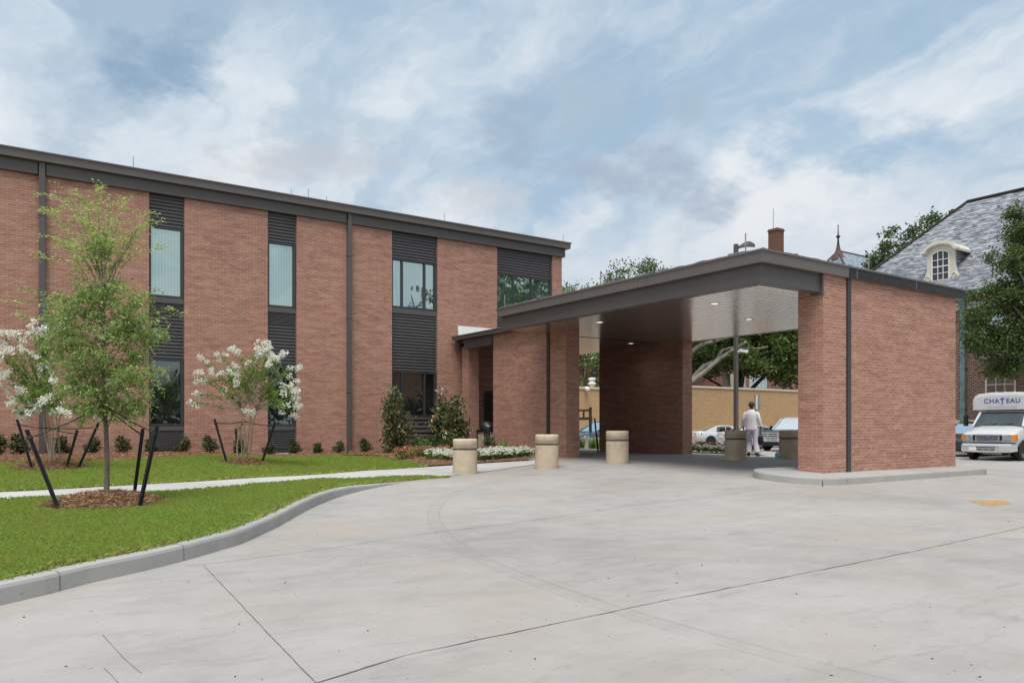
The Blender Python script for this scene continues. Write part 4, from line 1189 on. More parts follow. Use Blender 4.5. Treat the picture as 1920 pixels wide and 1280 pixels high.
m = MB(); m.loft([[(EX-0.16, y, ez-0.02), (EX+0.02, y, ez-0.02), (EX+0.02, y, ez+0.12), (EX-0.04, y, ez+0.14), (EX-0.18, y, ez+0.16), (EX-0.20, y, ez+0.13)] for y in (3.3, 29.6)])
part('gutter', m, M['verdigris'], old)
dy = on_x(1805.5, HX-0.14)
m = MB(); m.box(HX-0.22, HX-0.04, dy-0.12, dy+0.12, 0.6, 7.7)
m.loft([[(HX-0.22, dy-0.12, 7.7), (HX-0.04, dy-0.12, 7.7), (HX-0.04, dy+0.12, 7.7), (HX-0.22, dy+0.12, 7.7)], [(HX-0.40, dy-0.24, 8.15), (HX-0.10, dy-0.24, 8.15), (HX-0.10, dy+0.24, 8.15), (HX-0.40, dy+0.24, 8.15)], [(HX-0.40, dy-0.24, 8.36), (HX-0.10, dy-0.24, 8.36), (HX-0.10, dy+0.24, 8.36), (HX-0.40, dy+0.24, 8.36)]])
for z in (2.2, 4.4, 6.2): m.box(HX-0.23, HX-0.03, dy-0.15, dy+0.15, z, z+0.07)
part('downspout', m, M['verdigris'], old)
m = MB(); m.box(HX-0.24, HX-0.02, dy-0.14, dy+0.14, -0.4, 0.6); part('downspout_shoe', m, M['black'], old)
def arch_window(yc, z0, zs, wd, rise):
    f = MB(); a0, a1 = yc-wd/2, yc+wd/2
    f.box(HX-0.05, HX+0.02, a0-0.09, a0, z0, zs); f.box(HX-0.05, HX+0.02, a1, a1+0.09, z0, zs); f.box(HX-0.10, HX+0.02, a0-0.15, a1+0.15, z0-0.12, z0)
    n = 12
    arc = [(yc - wd/2*1.0 + wd*k/n, zs + rise*(1-(2*k/n-1)**2)) for k in range(n+1)]
    for (ya, za), (yb, zb) in zip(arc[:-1], arc[1:]): f.bar((HX-0.015, ya, za+0.045), (HX-0.015, yb, zb+0.045), 0.07, 0.09)
    for k in (1, 2): y = a0 + wd*k/3; f.box(HX-0.04, HX-0.012, y-0.022, y+0.022, z0, zs+rise*(1-(2*k/3-1)**2))
    for k in range(1, 5): z = z0 + (zs+rise*0.5-z0)*k/5; f.box(HX-0.038, HX-0.012, a0, a1, z-0.022, z+0.022)
    w_ = part('window', f, M['cream'], old)
    g = MB(); vs = [(HX-0.008, a0, z0), (HX-0.008, a1, z0)] + [(HX-0.008, y, z) for y, z in arc[::-1]]
    g.add(vs, [tuple(range(len(vs)))[::-1]]); part('pane', g, M['glass'], w_)
    b = MB(); r_in = arc
    for k in range(n):
        (ya, za), (yb, zb) = arc[k], arc[k+1]
        b.bar((HX-0.02, (ya+yb)/2 + (ya+yb-2*yc)*0.06, (za+zb)/2+0.10), (HX-0.02, (ya+yb)/2 + (ya+yb-2*yc)*0.16, (za+zb)/2+0.36), 0.09, 0.06)
    part('brick_arch', b, M['red_brick'], w_)
ya, yb = on_x(1851, HX), on_x(1902, HX); yc = (ya+yb)/2; wd = abs(ya-yb)
arch_window(yc, 1.75, 3.75, wd, 0.28)
arch_window(yc+0.3, 5.0, 7.0, wd*0.9, 0.2)
arch_window(yc-4.2, 1.75, 3.75, wd, 0.28)

# dormer
dyc = on_x(1764, 45.0); dz0 = 9.42; DX = 45.0
pts_half = [(0.98, 0.0), (1.00, 0.12), (0.96, 0.32), (0.86, 0.55), (0.78, 0.85), (0.76, 1.2), (0.78, 1.72)]
arch_top = [(0.98*math.cos(a), 1.78 + 0.42*math.sin(a)) for a in np.linspace(0, math.pi, 13)]
body = pts_half + [(0.80, 1.78)] + [(0.80*math.cos(a), 1.80 + 0.34*math.sin(a)) for a in np.linspace(0.15, math.pi-0.15, 11)] + [(-0.80, 1.78)] + [(-a, b) for a, b in pts_half[::-1]]
m = MB(); m.loft([[(x, dyc+a, dz0+b) for a, b in body] for x in (DX, DX+0.16)])
dm = part('dormer', m, M['cream'], old)
m = MB(); sh = [(0.66, 0.1), (0.66, 1.72), (0.6, 1.98), (0.3, 2.1), (0, 2.13), (-0.3, 2.1), (-0.6, 1.98), (-0.66, 1.72), (-0.66, 0.1)]
m.loft([[(x, dyc+a, dz0+b) for a, b in sh] for x in (DX+0.161, DX+3.2)]); part('cheek', m, M['slate'], dm)
m = MB(); outl = [(1.0, 1.70), (1.02, 1.80), (0.80, 1.90)] + [(0.80*math.cos(a), 1.88 + 0.44*math.sin(a)) for a in np.linspace(0.2, math.pi-0.2, 11)] + [(-0.80, 1.90), (-1.02, 1.80), (-1.0, 1.70)] \
     + [(-0.74, 1.76)] + [(0.72*math.cos(a), 1.76 + 0.38*math.sin(a)) for a in np.linspace(math.pi-0.1, 0.1, 11)] + [(0.74, 1.76)]
m.loft([[(x, dyc+a, dz0+b) for a, b in outl] for x in (DX-0.16, DX+2.9)])
outl2 = [(a*1.06, b+0.05) for a, b in outl]
m.loft([[(x, dyc+a, dz0+b) for a, b in outl2] for x in (DX-0.24, DX-0.155)])
part('cornice', m, M['cream'], dm)
m = MB()
for s in (-1, 1):
    a = [(dyc + s*(0.72 + 0.17*math.cos(u)*(1-u/9)), dz0 + 0.30 + 0.22*math.sin(u)*(1-u/9)) for u in np.linspace(0, 8, 24)]
    m.tube([(DX-0.02, y, z) for y, z in a], 0.025, 6)
m.box(DX-0.08, DX, dyc-1.02, dyc+1.02, dz0-0.06, dz0+0.08)
part('scroll', m, M['cream'], dm)
f = MB(); wy = 0.44; z0, z1 = dz0+0.16, dz0+1.66
f.box(DX-0.07, DX+0.01, dyc-wy-0.06, dyc-wy, z0, z1); f.box(DX-0.07, DX+0.01, dyc+wy, dyc+wy+0.06, z0, z1); f.box(DX-0.07, DX+0.01, dyc-wy-0.06, dyc+wy+0.06, z0-0.06, z0)
arc = [(dyc - wy + 2*wy*k/10, z1 + 0.14*(1-(k/5-1)**2)) for k in range(11)]
for (a, b), (c, d) in zip(arc[:-1], arc[1:]): f.bar((DX-0.03, a, b+0.03), (DX-0.03, c, d+0.03), 0.08, 0.06)
for k in (1, 2): y = dyc - wy + 2*wy*k/3; f.box(DX-0.055, DX-0.012, y-0.018, y+0.018, z0, z1+0.11)
for k in range(1, 4): z = z0 + (z1-z0+0.05)*k/4; f.box(DX-0.053, DX-0.012, dyc-wy, dyc+wy, z-(0.03 if k == 2 else 0.018), z+(0.03 if k == 2 else 0.018))
dw = part('window', f, M['white'], dm)
g = MB(); vs = [(DX-0.008, dyc-wy, z0), (DX-0.008, dyc+wy, z0)] + [(DX-0.008, y, z) for y, z in arc[::-1]]
g.add(vs, [tuple(range(len(vs)))[::-1]]); part('pane', g, M['dormer_glass'], dw)
# ------------------------------------------------------------------ plants
def plant_part(name, V, Q, mats, parent, mi=None):
    me = np_mesh(name, V, Q, mats, mi)
    l = root_of(parent).location
    me.transform(Matrix.Translation((-l.x, -l.y, -l.z)))
    return link(name, me, parent)

def curve_pts(a, b, bow, n=8, droop=0.0):
    """bent path from a to b, bow lifts the middle, droop lowers the tip side"""
    out = []
    for k in range(n+1):
        u = k/n
        p = a.lerp(b, u) + Vector(bow)*math.sin(math.pi*u)
        p.z -= droop*u*u*0
        out.append(p)
    return out

def twig_leaves(path, every, ls, spread=0.9, jitter=0.02, droop=0.2):
    """leaf positions along a twig in two ranks"""
    P, A, S = [], [], []
    L = [0]
    for a, b in zip(path[:-1], path[1:]): L.append(L[-1] + (b-a).length)
    tot = L[-1]; n = max(2, int(tot/every)); side = 1
    for i in range(n):
        s = tot*(i+0.5)/n; j = 0
        while j < len(L)-2 and L[j+1] < s: j += 1
        f = (s-L[j])/max(1e-6, L[j+1]-L[j]); p = path[j].lerp(path[j+1], f)
        d = (path[j+1]-path[j]).normalized()
        h = d.cross(Vector((0,0,1)))
        if h.length < 0.2: h = Vector((random.uniform(-1,1), random.uniform(-1,1), 0))
        h.normalize(); side = -side
        a = d*0.55 + h*side*spread + Vector((random.gauss(0,0.3), random.gauss(0,0.3), random.gauss(0,0.3)-droop))
        P.append(p + Vector((random.gauss(0,jitter), random.gauss(0,jitter), random.gauss(0,jitter)))); A.append(a); S.append(ls*random.uniform(0.6, 1.25))
    return P, A, S

def mulch_mound(c, r, h, label):
    o = MB(); n, k = 40, 9
    vs = []; ring_n = n
    for j in range(k+1):
        u = j/k
        for i in range(n):
            a = 2*math.pi*i/n
            rr = r*u*(1+0.05*math.sin(3*a+c.x)+0.04*math.sin(7*a))
            x, y = c.x+rr*math.cos(a), c.y+rr*math.sin(a)
            z = float(lz2(x, y)) - 0.015 + h*(1-u*u)**1.1*(1+0.10*math.sin(5*a+u*9)) + random.uniform(-0.008, 0.012)
            vs.append((x, y, z))
    fs = [(j*n+i, (j+1)*n+i, (j+1)*n+(i+1)%n, j*n+(i+1)%n) for j in range(k) for i in range(n)]
    V0 = np.array(vs); F0 = np.array(fs)
    m = 9000
    rr = r*1.05*np.sqrt(rng.random(m)); aa = rng.random(m)*2*math.pi
    x, y = c.x+rr*np.cos(aa), c.y+rr*np.sin(aa)
    z = lz2(x, y) - 0.005 + h*np.maximum(0, 1-(rr/r)**2)**1.1*1.02 + 0.008
    P = np.stack([x, y, z], axis=1)
    V1, Q1 = strands(P, size=0.075, lift=0.8, wd=0.12)
    V = np.concatenate([V0, V1]); Q = np.concatenate([F0, Q1+len(V0)])
    mi = np.concatenate([np.zeros(len(F0)), np.ones(len(Q1))])
    root = link('mulch_mound', np_mesh('mulch_mound', V, Q, [M['mulch'], M['straw']], mi))
    tag(root, label, 'mulch mound')

E_BASE = hit(199, 946, lz2)
ML_BASE = hit(96, 879, lz2)
MR_BASE = hit(456, 870, lz2)
dE = CS*E_BASE.x + SN*E_BASE.y; dL = CS*ML_BASE.x + SN*ML_BASE.y; dR = CS*MR_BASE.x + SN*MR_BASE.y
mulch_mound(E_BASE, 107/F*dE, 0.17, 'brown mulch mound at the foot of the tall green young tree')
mulch_mound(ML_BASE, 69/F*dL, 0.14, 'brown mulch mound under the white-flowering tree behind the tall green young tree')
mulch_mound(MR_BASE, 51/F*dR, 0.12, 'brown mulch mound under the white-flowering tree between the two narrow window bays')

# --- tall young elm
elm = thing('young_elm', 'slender young green tree with feathery top, staked on the near lawn', 'tree', tuple(E_BASE))
zfy = lambda py, d: ZC + (HZ-py)/F*d
tm = MB(); tz0 = E_BASE.z
fork = at_depth(193, 545, dE)
trunk = [E_BASE + Vector((0,0,0.05))]
for k in range(1, 11):
    u = k/10; trunk.append(E_BASE.lerp(fork, u) + Vector((0.02*math.sin(u*7), 0.02*math.sin(u*5+1), 0)))
tm.tube(trunk, [0.040*(1-0.62*(k/10)**0.8) for k in range(11)], 9)
part('trunk', tm, M['bark'], elm)
def trunk_at(z):
    for a, b in zip(trunk[:-1], trunk[1:]):
        if a.z <= z <= b.z: return a.lerp(b, (z-a.z)/max(1e-6, b.z-a.z))
    return trunk[-1].copy() if z > trunk[-1].z else trunk[0].copy()
bm = MB(); LP, LA, LS, LM = [], [], [], []
def put(PAS, young):
    P, A, S = PAS; LP.extend(P); LA.extend(A); LS.extend(S); LM.extend([1 if random.random() < young else 0]*len(P))
def add_branch(path, r0, ntw, dens, young, droop, u0=0.25, tw=(0.08, 0.24), side=0.10):
    n = len(path)-1
    bm.tube(path, [r0*(1-0.85*k/n) for k in range(n+1)], 5, cap=False)
    for j in range(ntw):
        u = random.uniform(u0, 1.0); k = min(n-1, int(u*n)); p = path[k].lerp(path[k+1], u*n-k)
        d = (path[k+1]-path[k]).normalized()
        v = d*random.uniform(0.3, 1.0) + Vector((random.gauss(0,1), random.gauss(0,1), random.gauss(0,0.5)))*0.55; v.normalize()
        q = p + v*random.uniform(*tw) + Vector((0,0,-droop*random.random()))
        tp = curve_pts(p, q, (0,0,0.04), 4)
        if random.random() < 0.4: bm.tube(tp, [0.003, 0.0025, 0.002, 0.0015, 0.001], 3, cap=False)
        put(twig_leaves(tp, dens, 0.048, 0.9, 0.010, 0.25), young)
    put(twig_leaves(path[n//2:], 0.018, 0.046, 0.9, 0.008, 0.15), young)
# leaders fanning up out of the fork
for (px, py), (ax, ay) in zip(((180,353),(128,366),(238,374),(96,398),(282,398),(206,384),(158,372),(255,440),(112,452)), ((188,470),(180,490),(200,490),(176,520),(206,520),(196,500),(184,500),(204,540),(176,545))):
    a = trunk_at(zfy(ay+45, dE)); m1 = at_depth(ax, ay, dE + random.uniform(-.05,.05)); tip = at_depth(px, py, dE + random.uniform(-0.35, 0.35))
    path = catmull([a, m1, m1.lerp(tip, 0.5) + Vector((0,0,0.06)), tip], 0.12)
    add_branch(path, 0.009, 24, 0.016, 0.92, 0.02, 0.35, (0.10, 0.30))
# long wispy shoots that leave the outline
for px, py, ax in ((70,362,130),(78,441,150),(4,563,150),(46,545,140),(306,415,240),(318,463,235),(322,580,240),(336,590,250),(318,640,250),(312,700,250),(22,590,140),(300,545,235),(60,640,130),(62,480,150)):
    tip = at_depth(px, py, dE + random.uniform(-0.3, 0.3)); mid = at_depth(ax, py + 30 if py < 600 else py - 10, dE + random.uniform(-.15,.15))
    a = trunk_at(min(fork.z, zfy(py + 110, dE)))
    add_branch(catmull([a, mid, mid.lerp(tip, 0.6) + Vector((0,0,0.05)), tip], 0.12), 0.007, 9, 0.018, 0.8 if py < 620 else 0.5, 0.03, 0.45, (0.06, 0.16))
# body of the crown: boughs running through it, sprays hanging from them
body = [((188,470),36,40,0.15),((178,545),66,34,0.3),((232,560),50,34,0.28),((130,585),52,36,0.3),((190,615),105,48,0.55),((258,625),48,46,0.35),((120,650),52,46,0.35),((195,690),98,46,0.55),((255,700),46,44,0.35),((135,715),48,36,0.35),((200,745),74,34,0.45),((240,765),34,26,0.3),((160,770),26,24,0.3)]
for (cx_, cy_), rx, ry, rd in body:
    n = max(3, int(rx*ry/330))
    for j in range(n):
        a_ = random.random()*2*math.pi; rr_ = math.sqrt(random.random())
        tip = at_depth(cx_ + rx*rr_*math.cos(a_), cy_ + ry*rr_*math.sin(a_), dE + random.uniform(-1, 1)*rd*1.2)
        s = trunk_at(max(tz0+1.1, min(fork.z-0.02, tip.z + random.uniform(-0.45, 0.05))))
        path = curve_pts(s, tip, (0, 0, 0.14*(tip-s).length), 7)
        add_branch(path, 0.006, 8, 0.020, 0.30, 0.16, 0.45, (0.08, 0.22))
    # clumps
    ec = at_depth(cx_, cy_, dE); sc_ = dE/F
    Pc, Ac, Sc, _ = blob_cloud([(tuple(ec), (rx*sc_, rd, ry*sc_))], int(8 + rx*ry/95), 36, 0.085, 0.050, 0.15, -0.75)
    for p_, a2, s2 in zip(Pc, Ac, Sc): LP.append(p_); LA.append(a2); LS.append(s2); LM.append(1 if random.random() < 0.34 else 0)
for px, py in ((150,795),(163,800),(236,790),(285,760),(300,735),(108,745),(95,700),(205,790)):      # low hanging sprays
    tip = at_depth(px, py, dE + random.uniform(-0.3, 0.2)); s = at_depth(px + (190-px)*0.35, py-85, dE)
    add_branch(curve_pts(s, tip, (0.05, 0.02, 0.02), 6), 0.003, 5, 0.018, 0.35, 0.10, 0.2, (0.05, 0.12))
part('branch', bm, M['bark'], elm)
P = np.array(LP); A = unit(np.array(LA)); S = np.array(LS)
V, Q = leaf_cards(P, A, S, 0.38, 0.06)
plant_part('crown', V, Q, [M['leaf_elm'], M['leaf_young']], elm, np.array(LM))

# --- crepe myrtles
def myrtle(base, d, stems, tips, label, nextra):
    root = thing('crepe_myrtle', label, 'tree', tuple(base), 0, 'white-flowering trees on the far lawn')
    sm = MB(); tops = []
    for bx, tx, ty in stems:
        a = Vector(hit(bx, 878 if base is ML_BASE else 869, lz2)); a = base.lerp(a, 0.9) + Vector((random.uniform(-.05,.05), random.uniform(-.05,.05), 0.03))
        b = at_depth(tx, ty, d + random.uniform(-0.15, 0.15))
        p = [a.lerp(b, k/6) + Vector((0.02*math.sin(k*1.3+bx), 0.015*math.sin(k), 0)) for k in range(7)]
        sm.tube(p, [0.021*(1-0.45*k/6) for k in range(7)], 7); tops.append(b)
    LPx, LAx, LSx, FP, FA, FS = [], [], [], [], [], []
    allt = [(x, y, True) for x, y in tips]
    cx_ = sum(t_[0] for t_ in tips)/len(tips); cy_ = sum(t_[1] for t_ in tips)/len(tips)
    for _ in range(nextra):
        x, y = random.choice(tips); f = random.uniform(0.15, 0.95)
        allt.append((cx_+(x-cx_)*f+random.gauss(0,9), cy_+(y-cy_)*f+random.gauss(0,9), False))
    for x, y, flower in allt:
        tip = at_depth(x, y, d + random.gauss(0, 0.42))
        a = min(tops, key=lambda q: (q-tip).length + random.uniform(0, 0.3))
        path = curve_pts(a, tip, (random.gauss(0,.04), random.gauss(0,.04), 0.10*(tip-a).length), 7)
        sm.tube(path, [0.010*(1-0.8*k/7) for k in range(8)], 4, cap=False)
        Pq, Aq, Sq = twig_leaves(path[3:], 0.012, 0.062, 0.9, 0.012, 0.05); LPx += Pq; LAx += Aq; LSx += Sq
        for j in range(7):
            u = random.uniform(0.45, 1.0); k = min(6, int(u*7)); p = path[k].lerp(path[k+1], u*7-k)
            q = p + Vector((random.gauss(0,1), random.gauss(0,1), random.gauss(0.2,0.8)))*0.09
            Pq, Aq, Sq = twig_leaves(curve_pts(p, q, (0,0,0.02), 3), 0.013, 0.06, 0.9, 0.012, 0.05); LPx += Pq; LAx += Aq; LSx += Sq
        if flower:
            ax = (path[-1]-path[-3]).normalized() + Vector((0,0,random.uniform(-0.2,0.5))); ax.normalize()
            for sub in range(random.randint(3, 5)):
                cc = tip + ax*random.uniform(-0.02, 0.16) + Vector((random.gauss(0,.06), random.gauss(0,.06), random.gauss(0,.055)))
                for j in range(40):
                    v = Vector((random.gauss(0,1), random.gauss(0,1), random.gauss(0,1))); v.normalize()
                    FP.append(cc + v*random.uniform(0.01, 0.075)); FA.append(v + Vector((random.gauss(0,.6), random.gauss(0,.6), random.gauss(0,.6)))); FS.append(random.uniform(0.028, 0.055))
    part('stem', sm, M['pale_bark'], root)
    V, Q = leaf_cards(np.array(LPx), unit(np.array(LAx)), np.array(LSx), 0.45, 0.08); plant_part('crown', V, Q, [M['leaf_myrtle']], root)
    V, Q = leaf_cards(np.array(FP), unit(np.array(FA)), np.array(FS), 0.9, 0.2); plant_part('blossom', V, Q, [M['petal_white']], root)
def zt(pts): return [(x/3.368, 600+y/3.368) for x, y in pts]
tr = zt([(1285,265),(1405,232),(1495,215),(1620,200),(1690,175),(1690,225),(1760,240),(1860,300),(1255,348),(1280,385),(1380,355),(1450,350),(1595,280),(1700,290),(1820,340),(1500,380),(1430,460),(1495,515),(1260,470),(1240,525),(1605,440),(1845,480),(1865,530),(1860,580),(1780,555),(1780,440),(1580,575),(1650,190),(1830,410),(1470,325),(1720,265),(1840,450)])
tl = zt([(40,115),(105,100),(245,95),(215,90),(160,190),(10,230),(40,220),(60,350),(55,400),(300,345),(125,480),(105,510),(175,510),(240,530),(225,560),(275,500),(360,570),(330,520),(635,490),(630,590),(435,440),(350,380),(260,295),(180,605),(135,585),(380,75),(85,215),(280,80),(150,460),(25,345),(300,370),(190,240),(370,590)])
myrtle(MR_BASE, dR, [(448,446,790),(452,452,775),(457,458,770),(461,470,760),(464,480,770)], tr, 'small multi-stemmed tree with white blossoms between the two narrow window bays', 34)
myrtle(ML_BASE, dL, [(88,80,765),(93,88,760),(98,97,755),(103,106,770),(107,112,760)], tl, 'multi-stemmed tree with white blossoms partly hidden behind the tall green young tree', 42)

# --- stakes with ties
def stake(b, tpx, dd, trunk_pt, lab, w_=0.055):
    p = hit(*b, lz2); d = CS*p.x + SN*p.y
    q = at_depth(tpx[0], tpx[1], d + dd)
    root = thing('tree_stake', lab, 'stake', tuple(p), 0, 'black stakes holding up the young trees')
    m = MB(); ax = (q-p).normalized(); m.bar(p - ax*0.25, q, w_, w_*0.35); m.bar(p - ax*0.25, q - ax*0.004, w_*0.35, w_*0.95); part('post', m, M['stake'], root)
    s0 = p.lerp(q, 0.90)
    m = MB(); mid = s0.lerp(trunk_pt, 0.5) + Vector((0,0,-0.02))
    m.tube([s0, mid, trunk_pt], 0.010, 5); m.tube([s0 - ax*0.02, s0 + ax*0.02], w_*0.62, 8); m.tube([trunk_pt - Vector((0,0,.012)), trunk_pt + Vector((0,0,.012))], 0.05, 10)
    part('strap', m, M['black'], root)
e_t = trunk_at(zfy(760, dE))
stake((111,957), (50,806), 0.15, e_t, 'black stake leaning left of the tall green young tree')
stake((251,931), (268,803), -0.05, e_t, 'more upright black stake right of the tall green young tree, set farther back', 0.05)
stake((261,953), (295,797), 0.0, e_t, 'leaning black stake right of the tall green young tree, nearest the kerb', 0.055)
l_t = at_depth(97, 803, dL); r_t = at_depth(458, 790, dR)
stake((62,884), (32,786), 0.0, l_t, 'black stake leaning left at the leftmost white-flowering tree')
stake((123,882), (145,806), 0.2, l_t, 'short black stake close behind the stems of the leftmost white-flowering tree')
stake((145,881), (185,792), 0.0, l_t, 'black stake leaning right, in front of bare wall between two young trees')
stake((426,870.5), (402,785), 0.0, r_t, 'black stake left of the white-flowering tree between the narrow window bays')
stake((447,864), (442,803), 0.3, r_t, 'upright black stake hidden among the stems between the narrow window bays')
stake((490,870), (516,791), 0.0, r_t, 'black stake in front of the lower window of the second bay')

# --- foundation shrubs
def shrub_proto(k):
    root = thing('shrub', '', 'shrub')
    P, A, S, cc = blob_cloud([((0,0,0.27),(0.22,0.22,0.22)), ((0.05,0.03,0.40),(0.15,0.15,0.15)), ((-0.07,0.04,0.18),(0.2,0.2,0.14))], 60, 24, 0.07, 0.058, 0.3, 0.5)
    V, Q = leaf_cards(P, A, S, 0.5, 0.1); plant_part('foliage', V, Q, [M['leaf_shrub'], M['leaf_bronze']], root, (rng.random(len(Q)) < 0.13))
    m = MB()
    for j in range(7): m.tube([(0,0,-0.05), (random.gauss(0,.06), random.gauss(0,.06), 0.22), (random.gauss(0,.13), random.gauss(0,.13), 0.45)], [0.009,0.006,0.003], 4)
    part('stem', m, M['dark_bark'], root, world=False)
    return root
protos = [shrub_proto(k) for k in range(3)]; used = set()
shr = [(-5,862,1.0,'dark shrub at the left edge of the photo by the brick wall'),(38,870,1.05,'dark shrub left of the leftmost downspout'),(113,868,1.0,'dark shrub just right of the leftmost downspout'),(175,864,0.85,'dark shrub by the brick wall behind the tall green young tree'),
       (232,862,0.92,'dark shrub by bare brick left of the first window bay'),(281,861,0.85,'dark shrub half in front of the first bay base'),(345,860,0.85,'dark shrub at the right corner of the first window bay'),(395,858,0.98,'dark shrub on bare brick left of the second white-flowering tree'),
       (447,856,0.9,'dark shrub behind the stems of the second white-flowering tree'),(505,856,0.75,'dark shrub at the base of the second window bay'),(553,855,0.9,'dark shrub at the right corner of the second window bay'),(594,854,0.75,'dark shrub on brick, first one right of the second bay'),
       (636,853,0.78,'dark shrub just left of the tall right-hand downspout'),(686,852,0.9,'dark shrub just right of the tall right-hand downspout')]
for i, (px, py, sc, lab) in enumerate(shr):
    k = i % 3
    o = protos[k] if k not in used else copy_tree(protos[k]); used.add(k)
    y, x = 24.12, on_y(px, 24.12)
    o.location = (x, y, float(lz2(x, y))+0.03); o.scale = (sc,)*3; o.rotation_euler = (0, 0, i*2.1)
    tag(o, lab, 'shrub', 'dark shrubs along the brick wall')

# --- magnolias
def magnolia(px, pyb, pyt, halfpx, Y, lab, lean=0):
    x = on_y(px, Y); z0 = float(lz2(x, Y)) + 0.03; d = CS*x + SN*Y
    H = ZC + (HZ-pyt)/F*d - z0; R = halfpx/F*d
    root = thing('magnolia', lab, 'shrub', (x, Y, z0), 0, 'young magnolias beside the wide window bay')
    bl = []
    for k in range(9):
        u = k/8; r = R*(0.75 + 0.35*math.sin(u*3.0))*(1-u**1.7*0.88)
        bl.append(((x + random.gauss(0,.08)*R, Y + random.gauss(0,.08)*R, z0 + 0.12 + H*0.92*u), (r*0.95, r*0.95, H*0.13)))
    P, A, S, cc = blob_cloud(bl, 150, 22, 0.15, 0.125, 0.30, 0.9)
    V, Q = leaf_cards(P, A, S, 0.46, 0.07)
    plant_part('foliage', V, Q, [M['leaf_magnolia'], M['leaf_bronze']], root, (rng.random(len(Q)) < 0.27))
    m = MB(); m.tube([(x, Y, z0-0.1), (x+0.03, Y, z0+H*0.5), (x, Y, z0+H*0.93)], [0.035, 0.025, 0.006], 7)
    for j in range(16):
        u = random.uniform(0.1, 0.8); a = random.random()*6.28; r = R*(1-u)*0.9
        m.tube([(x, Y, z0+H*u), (x+r*math.cos(a), Y+r*math.sin(a), z0+H*u+r*0.6)], [0.012, 0.004], 4)
    part('trunk', m, M['dark_bark'], root)
magnolia(740, 850, 722, 33, 23.3, 'conical magnolia with bronze-backed leaves left of the wide window bay')
magnolia(829, 845, 730, 24, 23.9, 'slim tall magnolia right of the wide window bay, behind a broader one')
magnolia(856, 848, 744, 29, 23.0, 'broad magnolia in front of the brick pillar, right of the wide bay')
def low_shrub(px, Y, r, h, lab, mats, frac=0.1, size=0.05, group=None):
    x = on_y(px, Y); z0 = float(lz2(x, Y)) + 0.03
    root = thing('shrub', lab, 'shrub', (x, Y, z0), 0, group)
    P, A, S, cc = blob_cloud([((x, Y, z0+h*0.5), (r, r, h*0.5))], 60, 26, 0.07, size, 0.35, 0.5)
    P[:,2] = np.maximum(P[:,2], z0)
    V, Q = leaf_cards(P, A, S, 0.5, 0.1); plant_part('foliage', V, Q, mats, root, (rng.random(len(Q)) < frac))
    m = MB()
    for j in range(6): m.tube([(x,Y,z0-0.05), (x+random.gauss(0,r*.5), Y+random.gauss(0,r*.5), z0+h*0.7)], [0.008,0.003], 4)
    part('stem', m, M['dark_bark'], root)
low_shrub(790, 23.2, 0.36, 0.62, 'grey-green low shrub between the magnolias under the wide window', [M['leaf_bed'], M['petal_white']], 0.05)
low_shrub(810, 23.5, 0.30, 0.55, 'dark low shrub between the magnolias, nearest the broad one', [M['leaf_shrub'], M['leaf_bed']], 0.2)
low_shrub(838, 22.6, 0.40, 0.50, 'dark low foliage at the foot of the broad magnolia', [M['leaf_shrub'], M['leaf_bed']], 0.3)
low_shrub(917, 21.4, 0.26, 0.55, 'small dark shrub beside the pale side wall, below the post light', [M['leaf_shrub'], M['leaf_bed']], 0.2)
stake((738,854), (742,800), 0.0, at_depth(744, 805, 25.8), 'short black stake at the foot of the left magnolia', 0.05)
stake((875,848), (881,783), 0.0, at_depth(866, 792, 25.6), 'thin leaning stake right of the broad magnolia, before the brick pillar', 0.035)

# --- flower bed
def flower_proto(name, r, h, leaf, petal, nclump, nfl, fs):
    root = thing(name, '', 'flowers')
    P, A, S, cc = blob_cloud([((0,0,h*0.45),(r,r,h*0.45))], nclump, 16, 0.05, 0.05, 0.3, 0.6)
    P[:,2] = np.maximum(P[:,2], 0.0)
    V, Q = leaf_cards(P, A, S, 0.5, 0.1); plant_part('foliage', V, Q, [leaf], root)
    FP, FA, FS = [], [], []
    for i in range(nfl):
        a = random.random()*6.28; rr = r*math.sqrt(random.random())
        c = Vector((rr*math.cos(a), rr*math.sin(a), h*(0.62+0.38*random.random()) * (1-0.3*(rr/r)**2)))
        for j in range(6):
            b = j*1.047 + random.random()
            FP.append(c); FA.append((math.cos(b), math.sin(b), 0.45+random.gauss(0,.25))); FS.append(fs*random.uniform(0.8,1.2))
    V, Q = leaf_cards(np.array(FP), unit(np.array(FA)), np.array(FS), 0.8, 0.12); plant_part('blossom', V, Q, [petal], root)
    return root
wf = flower_proto('white_flowers', 0.24, 0.32, M['leaf_bed'], M['petal_white'], 34, 46, 0.050)
pf = flower_proto('pink_flowers', 0.30, 0.42, M['leaf_bed'], M['petal_pink'], 46, 40, 0.050)
gf = flower_proto('magenta_flowers', 0.22, 0.36, M['leaf_bed'], M['petal_magenta'], 28, 40, 0.046)
def place(proto, first, px, py, lab, cat, group, sc=1.0):
    o = proto if first else copy_tree(proto)
    q = hit(px, py, lz2); o.location = (q.x, q.y, q.z+0.02); o.rotation_euler = (0,0,random.random()*6.28); o.scale = (sc,)*3
    tag(o, lab, cat, group)
i = 0
for px, py in [(812,864),(828,866),(842,866.5),(836,860),(822,858),(852,864),(864,862)] + [(902+9.5*k, 864.5-0.5*k+random.uniform(-1,1)) for k in range(10)] + [(908+11*k, 860-0.5*k) for k in range(8)]:
    place(wf, i == 0, px, py, 'low clump of white flowers in the bed behind the two left bollards', 'flowers', 'white flower clumps in the bed', random.uniform(0.85, 1.15)); i += 1
